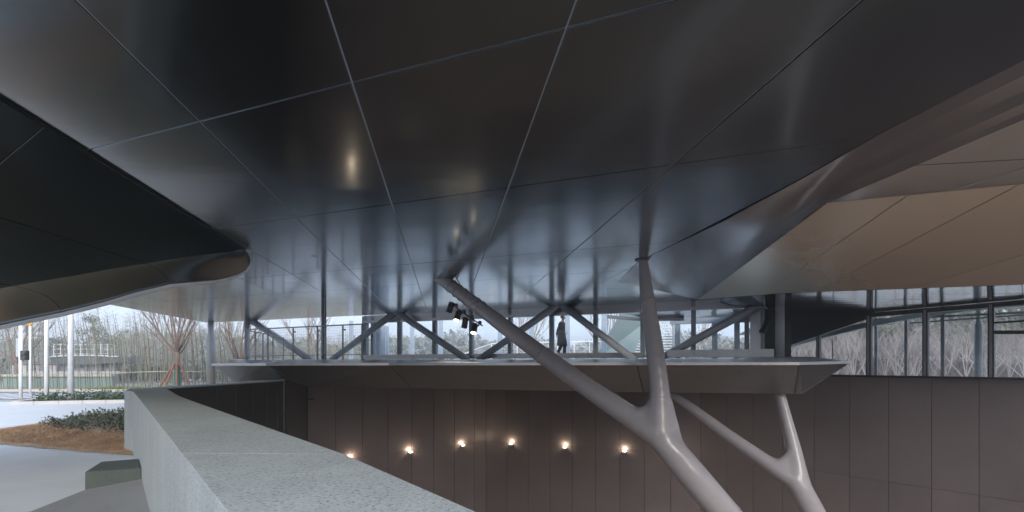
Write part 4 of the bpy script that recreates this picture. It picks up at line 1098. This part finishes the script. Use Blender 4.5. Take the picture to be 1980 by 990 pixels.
# ---------------------------------------------------------------- vegetation
def bare_tree_mb(rng, h, r0, levels, spread, trunk_frac=.3, n_main=5, segs=3, n=5, up=.25, tilt=(.25, .8), limb=.55):
    tr_, br_ = MB(), MB()
    def grow(p, d, L, r, lv):
        pts = [p]; rads = [r]; dd = d.copy()
        for s_ in range(segs):
            dd = (dd + V((rng.uniform(-.16, .16), rng.uniform(-.16, .16), rng.uniform(-.05, .12 + up * .3)))).normalized()
            pts.append(pts[-1] + dd * L / segs); rads.append(r * (1 - .55 * (s_ + 1) / segs))
        br_.tube(pts, rads, n if lv > 1 else 3, cap=False)
        if lv > 0:
            k = rng.choice((3, 4)) if lv > 1 else 4
            for c in range(k):
                t = rng.uniform(.35, 1); i = min(int(t * segs), segs - 1); q = pts[i].lerp(pts[i + 1], t * segs - i)
                side_ = V((rng.uniform(-1, 1), rng.uniform(-1, 1), rng.uniform(-.2, .8))).normalized()
                grow(q, (dd * (1 - spread * .6) + side_ * spread).normalized(), L * rng.uniform(.45, .68), rads[i] * .58, lv - 1)
    th = h * trunk_frac; tr_.tube([V((0, 0, -.1)), V((0, 0, th * .5)), V((.02, 0, th)), V((.02, 0, th * 1.08))], [r0 * 1.15, r0, r0 * .85, r0 * .7], 9)
    for k in range(n_main):
        an = 2 * math.pi * (k + rng.uniform(-.3, .3)) / n_main; tl = rng.uniform(*tilt) if k else .1
        grow(V((0, 0, th * rng.uniform(.9, 1.05))), V((math.cos(an) * math.sin(tl), math.sin(an) * math.sin(tl), math.cos(tl))), h * rng.uniform(.42, .62), r0 * limb, levels)
    return tr_, br_
def bare_tree(name, label, x, y, h, r0, seed, group, mat, levels=3, **kw):
    rng = random.Random(seed); a, b = bare_tree_mb(rng, h, r0, levels, kw.pop('spread', .55), **kw)
    t = thing(name, label, "tree", (x, y, 0), group)
    for nm, mbx in (("trunk", a), ("branches", b)):
        ob = bpy.data.objects.new(nm, mbx.mesh(nm, mat, smooth=True)); COL.objects.link(ob); ob.parent = t
    return t
G1 = "bare trees outside"
X = (343 - CX) * 31 / FPX
bt = bare_tree("bare_tree", "leafless tree with green wrapped trunk propped by wooden stakes", X, 31, 6.2, .125, 21, G1, M_BARK, 3, trunk_frac=.36, n_main=13, spread=.42, tilt=(.35, .95), limb=.40)
m = MB(); m.tube([V((X, 31, .0)), V((X, 31, 1.55))], .165, 14); m.build("trunk_wrap", M_WRAP, bt)
su = thing("tree_support", "four red brown wooden stakes tied round the wrapped tree", "tree stakes", (X, 31, 0))
for dx, dy in ((-1.0, -.3), (-.32, -.75), (.42, -.7), (.95, -.1)):
    m = MB(); m.tube([V((X + dx, 31 + dy, 0)), V((X + dx * .16, 31 + dy * .26, 1.6))], .055, 8); m.build("stake", M_STAKE, su)
m = MB(); m.tube([V((X + .22 * math.cos(a), 31 + .22 * math.sin(a), 1.5)) for a in [2 * math.pi * k / 12 for k in range(13)]], .03, 6); m.build("tie", M_STAKE, su)
for px, Y, h, sd_, lb in ((465, 36, 6.8, 33, "leafless tree behind the left end of the balcony"), (600, 42, 7.0, 34, "leafless tree seen through the middle of the balcony railing"),
                          (1015, 44, 7.6, 35, "leafless tree outside, left of the walking person"), (1180, 46, 8.2, 36, "leafless tree beside the pale green fin"), (33, 36, 7.2, 37, "leafless tree at far left behind the signal post"), (1345, 48, 7.4, 38, "leafless tree behind the glass right of the big column")):
    bare_tree("bare_tree", lb, (px - CX) * Y / FPX, Y, h, .12, sd_, G1, M_BARK if px < 700 else M_BARKG, 3, trunk_frac=.22, n_main=7, spread=.42)
# pine and cypress
def clump_tree(name, label, x, y, h, seed, mat, shape, n_leaf, size):
    rng = random.Random(seed); t = thing(name, label, "tree", (x, y, 0)); m = MB()
    m.tube([V((0, 0, -.1)), V((.1, 0, h * .5)), V((0, 0, h * .95))], [.16, .11, .03], 8)
    ob = bpy.data.objects.new("trunk", m.mesh("trunk", M_BARK, smooth=True)); COL.objects.link(ob); ob.parent = t
    m = MB(); cl = shape(rng, h)
    for c, r in cl:
        for _ in range(int(n_leaf * r * r)):
            d = V((rng.gauss(0, 1), rng.gauss(0, 1), rng.gauss(0, .6))).normalized() * r * rng.uniform(.35, 1) ** .6
            leaf(m, c + V((d.x, d.y, d.z * .65)), size * rng.uniform(.7, 1.4), size * .28, rng.uniform(0, 6.28), rng.uniform(-.5, 1.2), rng)
        m.tube([V((0, 0, max(.3, c.z - .5))), c], [.04, .015], 4, cap=False)
    ob = bpy.data.objects.new("crown", m.mesh("crown", mat)); COL.objects.link(ob); ob.parent = t
def pine_shape(rng, h):
    out = []
    for k in range(26):
        f = rng.uniform(.38, 1); z = h * f; s_ = (1 - f) * 2.3 + .35; an = rng.uniform(0, 6.28); out.append((V((math.cos(an) * s_ * rng.uniform(.3, 1), math.sin(an) * s_ * rng.uniform(.3, 1), z)), rng.uniform(.42, .8)))
    return out
def cyp_shape(rng, h):
    return [(V((rng.uniform(-.3, .3) * (1.05 - k / 24) * 3, rng.uniform(-.3, .3) * 2 * (1.05 - k / 24), h * (.25 + .75 * k / 24))), .25 + .65 * (1 - k / 24)) for k in range(25)]
clump_tree("pine_tree", "dark blue green pine rising above the pavilion", (180 - CX) * 46 / FPX, 46, 5.6, 3, M_PINE, pine_shape, 210, .16)
clump_tree("cypress_tree", "pointed purplish cypress between the pine and the staked tree", (263 - CX) * 58 / FPX, 58, 6.1, 4, M_CYPR, cyp_shape, 230, .16)
clump_tree("broadleaf_tree", "flat topped olive green tree right of the pine", (222 - CX) * 48 / FPX, 48, 4.6, 8, M_EVER, lambda r_, h: [(V((r_.uniform(-1.7, 1.7), r_.uniform(-1, 1), h * r_.uniform(.72, 1))), r_.uniform(.4, .7)) for _ in range(15)], 150, .16)
clump_tree("broadleaf_tree", "low dark green bushy tree between the two tall white poles", (112 - CX) * 46 / FPX, 46, 4.2, 9, M_PINE, lambda r_, h: [(V((r_.uniform(-1.8, 1.8), r_.uniform(-1, 1), h * r_.uniform(.6, 1))), r_.uniform(.4, .7)) for _ in range(15)], 170, .16)

# bamboo
def bamboo_mb(m, ml, x, y, h, rng, lean=.06, n=3, r=.020, leaves=26, bias=0):
    lx, ly = (rng.gauss(0, lean) + bias) * h, rng.gauss(0, lean * .7) * h
    P0, P1, P2 = V((x, y, 0)), V((x + lx * .45, y + ly * .45, h * .6)), V((x + lx * 1.25, y + ly, h))
    m.tube([P0, P1, P2], [r, r * .8, r * .25], n, cap=False)
    for _ in range(leaves):
        t = rng.uniform(.35, 1); p = P0.lerp(P1, t / .6) if t < .6 else P1.lerp(P2, (t - .6) / .4)
        an = rng.uniform(0, 6.28); L = rng.uniform(.15, .5) * (1.2 - t * .6)
        q = p + V((math.cos(an) * L, math.sin(an) * L, L * rng.uniform(.2, .9)))
        m.tube([p, q], [.006, .003], 3, cap=False)
        leaf(ml, q, rng.uniform(.10, .24), .022, an, rng.uniform(-.6, .6), rng); leaf(ml, p.lerp(q, .6), rng.uniform(.08, .2), .02, an + 1, rng.uniform(-.6, .6), rng)
rng = random.Random(77); m, ml = MB(), MB()
for _ in range(620):
    px = rng.uniform(-60, 720)
    dens = 1 if px > 225 else (.55 if px < 90 else .22)
    if rng.random() > dens: continue
    Y = rng.uniform(36, 45); h = rng.uniform(3.6, 5.6) if px > 215 else rng.uniform(4.4, 6.8)
    if px > 470: h *= .72
    bamboo_mb(m, ml, (px - CX) * Y / FPX, Y, h, rng, .05)
stuff(m.build("bamboo_grove_canes", M_BAMB), "dense grove of thin bamboo canes beyond the road", "bamboo grove")
stuff(ml.build("bamboo_grove_leaves", M_BAMBL), "straw coloured leaf haze of the bamboo grove", "bamboo grove")
protos = []
for k in range(6):
    m, ml = MB(), MB(); r_ = random.Random(100 + k); bamboo_mb(m, ml, 0, 0, 5.0, r_, .02, 5, .026, 18, bias=-.05 - .02 * k)
    protos.append((m.mesh("cane", M_CANE, smooth=True), ml.mesh("leaves", M_BAMBL)))
pl = list(range(2, 222, 6)) + list(range(226, 405, 5)) + [412, 420, 431, 440, 452, 460]
for i, px in enumerate(pl):
    Y = rng.uniform(31.6, 33.0) if px < 222 else rng.uniform(32.5, 35.5); k = rng.randrange(6)
    front = px < 222
    t = thing("bamboo", "slim bamboo cane leaning in front of the low green wall" if front else "slim bamboo cane at the front of the grove by the staked tree", "bamboo", ((px + rng.uniform(-2, 2) - CX) * Y / FPX, Y, 0), "bamboo canes before the green wall" if front else "bamboo canes at the front of the grove")
    s_ = rng.uniform(.75, 1.1); t.scale = (s_, s_, s_); t.rotation_euler = (0, 0, rng.uniform(-.7, .7))
    for nm, me in (("cane", protos[k][0]), ("leaves", protos[k][1])):
        o = bpy.data.objects.new(nm, me); COL.objects.link(o); o.parent = t
br_ = thing("bamboo_rail", "horizontal cane rail tying the bamboo grove together", "rail", at(310, 719, 32.3))
m = MB(); m.tube([at(222, 721, 33), at(300, 718.5, 32.3), at(404, 718.5, 32.2), at(470, 722, 32.2)], .03, 6); m.build("cane", M_BAMB, br_)
m = MB(); m.tube([at(-40, 725, 31.4), at(100, 723.5, 31.5), at(222, 721.5, 31.8)], .022, 6); m.build("cane", M_BAMB, br_)
# dark shrub band behind the canes so that the grove is not see-through at its foot
m = MB()
for _ in range(9000):
    px = rng.uniform(-80, 720)
    if 5 < px < 222 and rng.random() < .8: continue
    Y = rng.uniform(45, 48); z = abs(rng.gauss(0, .9)); leaf(m, ((px - CX) * Y / FPX, Y, z), .5, .12, rng.uniform(0, 6.28), rng.uniform(-.2, 1.3), rng)
stuff(m.build("undergrowth", M_FAR), "dim undergrowth behind the bamboo grove", "undergrowth")
# far tree line
m = MB()
for k in range(150):
    px = -150 + 1750 * (k + rng.uniform(-.5, .5)) / 150; Y = rng.uniform(85, 125)
    py = 654 + 8 * math.sin(px * .013) + 6 * math.sin(px * .041) + rng.uniform(-5, 6)
    if px < 420: py += -6
    c = at(px, py, Y); R_c = rng.uniform(2.2, 3.6)
    for _ in range(620):
        d = V((rng.gauss(0, 1), rng.gauss(0, 1), rng.gauss(0, 1))).normalized() * R_c * rng.uniform(.3, 1) ** .5
        leaf(m, c + V((d.x, d.y, d.z - R_c * .9)), rng.uniform(.22, .5), .11, rng.uniform(0, 6.28), rng.uniform(-.5, 1.3), rng)
    for _ in range(40):
        leaf(m, (c.x + rng.uniform(-3, 3), c.y - 2 + rng.uniform(-1, 1), rng.uniform(0, max(1, c.z - 1))), rng.uniform(.8, 1.6), .5, rng.uniform(0, 6.28), rng.uniform(.3, 1.3), rng)
stuff(m.build("far_tree_line", M_FAR), "distant hazy tree line along the horizon behind the glass", "wood")
structure_mb = MB(); rr = []
for i in range(41):
    x = -140 + i * 9; rr.append([V((x, 130, 0)), V((x, 133, 2.4 + math.sin(i * .9) * .5 + math.sin(i * 2.3) * .3)), V((x, 150, 2.0))])
structure_mb.rings(rr, cap=False, closed=False); structure(structure_mb.build("hills", M_FAR))
# pylons
def pylon(px, Y, h, label):
    x = (px - CX) * Y / FPX; t = thing("power_pylon", label, "pylon", (x, Y, 0), "pylons on the horizon"); m = MB(); w0, w1 = .055 * h, .012 * h
    for sx in (-1, 1):
        for sy in (-1, 1): m.bar(V((x + sx * w0, Y + sy * w0, 0)), V((x + sx * w1, Y + sy * w1, h)), .16, .16)
    for k in range(8):
        f0, f1 = k / 8, (k + 1) / 8; a, b = w0 + (w1 - w0) * f0, w0 + (w1 - w0) * f1
        m.bar(V((x - a, Y - a, h * f0)), V((x + b, Y - b, h * f1)), .11, .11); m.bar(V((x + a, Y - a, h * f0)), V((x - b, Y - b, h * f1)), .11, .11)
    m.build("lattice_tower", M_MULLP, t)
    for f, L in ((.72, .16), (.84, .14), (.95, .1)):
        m = MB(); m.bar(V((x - L * h, Y, h * f)), V((x + L * h, Y, h * f)), .12, .14); m.bar(V((x - L * h, Y, h * f)), V((x, Y, h * (f + .04))), .1, .1); m.bar(V((x + L * h, Y, h * f)), V((x, Y, h * (f + .04))), .1, .1); m.build("cross_arm", M_MULLP, t)
pylon(889, 190, 15.5, "grey lattice power pylon on the horizon below the spotlights")
pylon(899, 240, 18.5, "fainter lattice pylon just right of the nearer pylon")
# woodland behind the right hand windows
G2 = "bare trees behind the right hand windows"
wlab = "pale leafless tree in the woodland behind the right hand windows"
tp = []
for k in range(5):
    r_ = random.Random(300 + k); a, b = bare_tree_mb(r_, 6.5, .06, 3, .6, trunk_frac=.12, n_main=6, n=4)
    tp.append((a.mesh("trunk", M_TWIG), b.mesh("branches", M_TWIG)))
rng = random.Random(9)
for i in range(24):
    px = 1480 + 560 * (i + rng.uniform(0, 1)) / 24; Y = rng.uniform(30, 40); k = rng.randrange(5)
    t = thing("bare_tree", wlab, "tree", ((px - CX) * Y / FPX, Y, 0), G2); s_ = rng.uniform(.58, .95); t.scale = (s_, s_, s_); t.rotation_euler = (0, 0, rng.uniform(0, 6.28))
    for nm, me in (("trunk", tp[k][0]), ("branches", tp[k][1])):
        o = bpy.data.objects.new(nm, me); COL.objects.link(o); o.parent = t
m = MB()
for _ in range(17000):
    px = rng.uniform(1490, 2300); Y = rng.uniform(41, 50); x = (px - CX) * Y / FPX; z = 3.3 * rng.random() ** 1.2; L = rng.uniform(.5, 1.6); an = rng.uniform(0, 6.28); el = rng.uniform(.2, 1.5)
    d = V((math.cos(an) * math.cos(el), math.sin(an) * math.cos(el), math.sin(el))); m.tube([V((x, Y, z)), V((x, Y, z)) + d * L + V((rng.uniform(-.1, .1), 0, .1))], [.020, .008], 3, cap=False)
stuff(m.build("brushwood", M_TWIGR), "dense reddish grey brushwood filling the woodland behind", "wood")
m = MB()
for _ in range(16000):
    px = rng.uniform(1500, 2300); Y = rng.uniform(50, 58); x = (px - CX) * Y / FPX
    z = rng.uniform(0, 11); leaf(m, (x, Y, z), rng.uniform(.5, 1.1), .24, rng.uniform(0, 6.28), rng.uniform(-.4, 1.2), rng)
stuff(m.build("evergreen_belt", M_EVER), "olive green evergreen trees at the back of the woodland", "wood")
mb = MB(); rr = []
for i in range(25):
    px = 1570 + i * 40; x = (px - CX) * 60 / FPX; rr.append([V((x, 57, 0)), V((x, 60, 5.5)), V((x, 66, 8.5 + math.sin(i) * .6)), V((x, 80, 6))])
mb.rings(rr, cap=False, closed=False); structure(mb.build("wooded_hill", M_EVER))

# ================================================================ HAZE
mh = bpy.data.materials.new("haze_air"); mh.use_nodes = True; n = mh.node_tree; n.nodes.clear()
o_ = N(n, "ShaderNodeOutputMaterial"); vp = N(n, "ShaderNodeVolumePrincipled"); vp.inputs["Density"].default_value = HAZE
vp.inputs["Color"].default_value = (.93, .95, 1, 1); vp.inputs["Anisotropy"].default_value = .2
n.links.new(vp.outputs[0], o_.inputs["Volume"])
m = MB(); m.box((0, 600, 7), (1850, 1850, 33)); hz = m.build("haze", mh); hz['kind'] = 'stuff'; hz['label'] = "thin pale winter haze in the air"; hz['category'] = "haze"
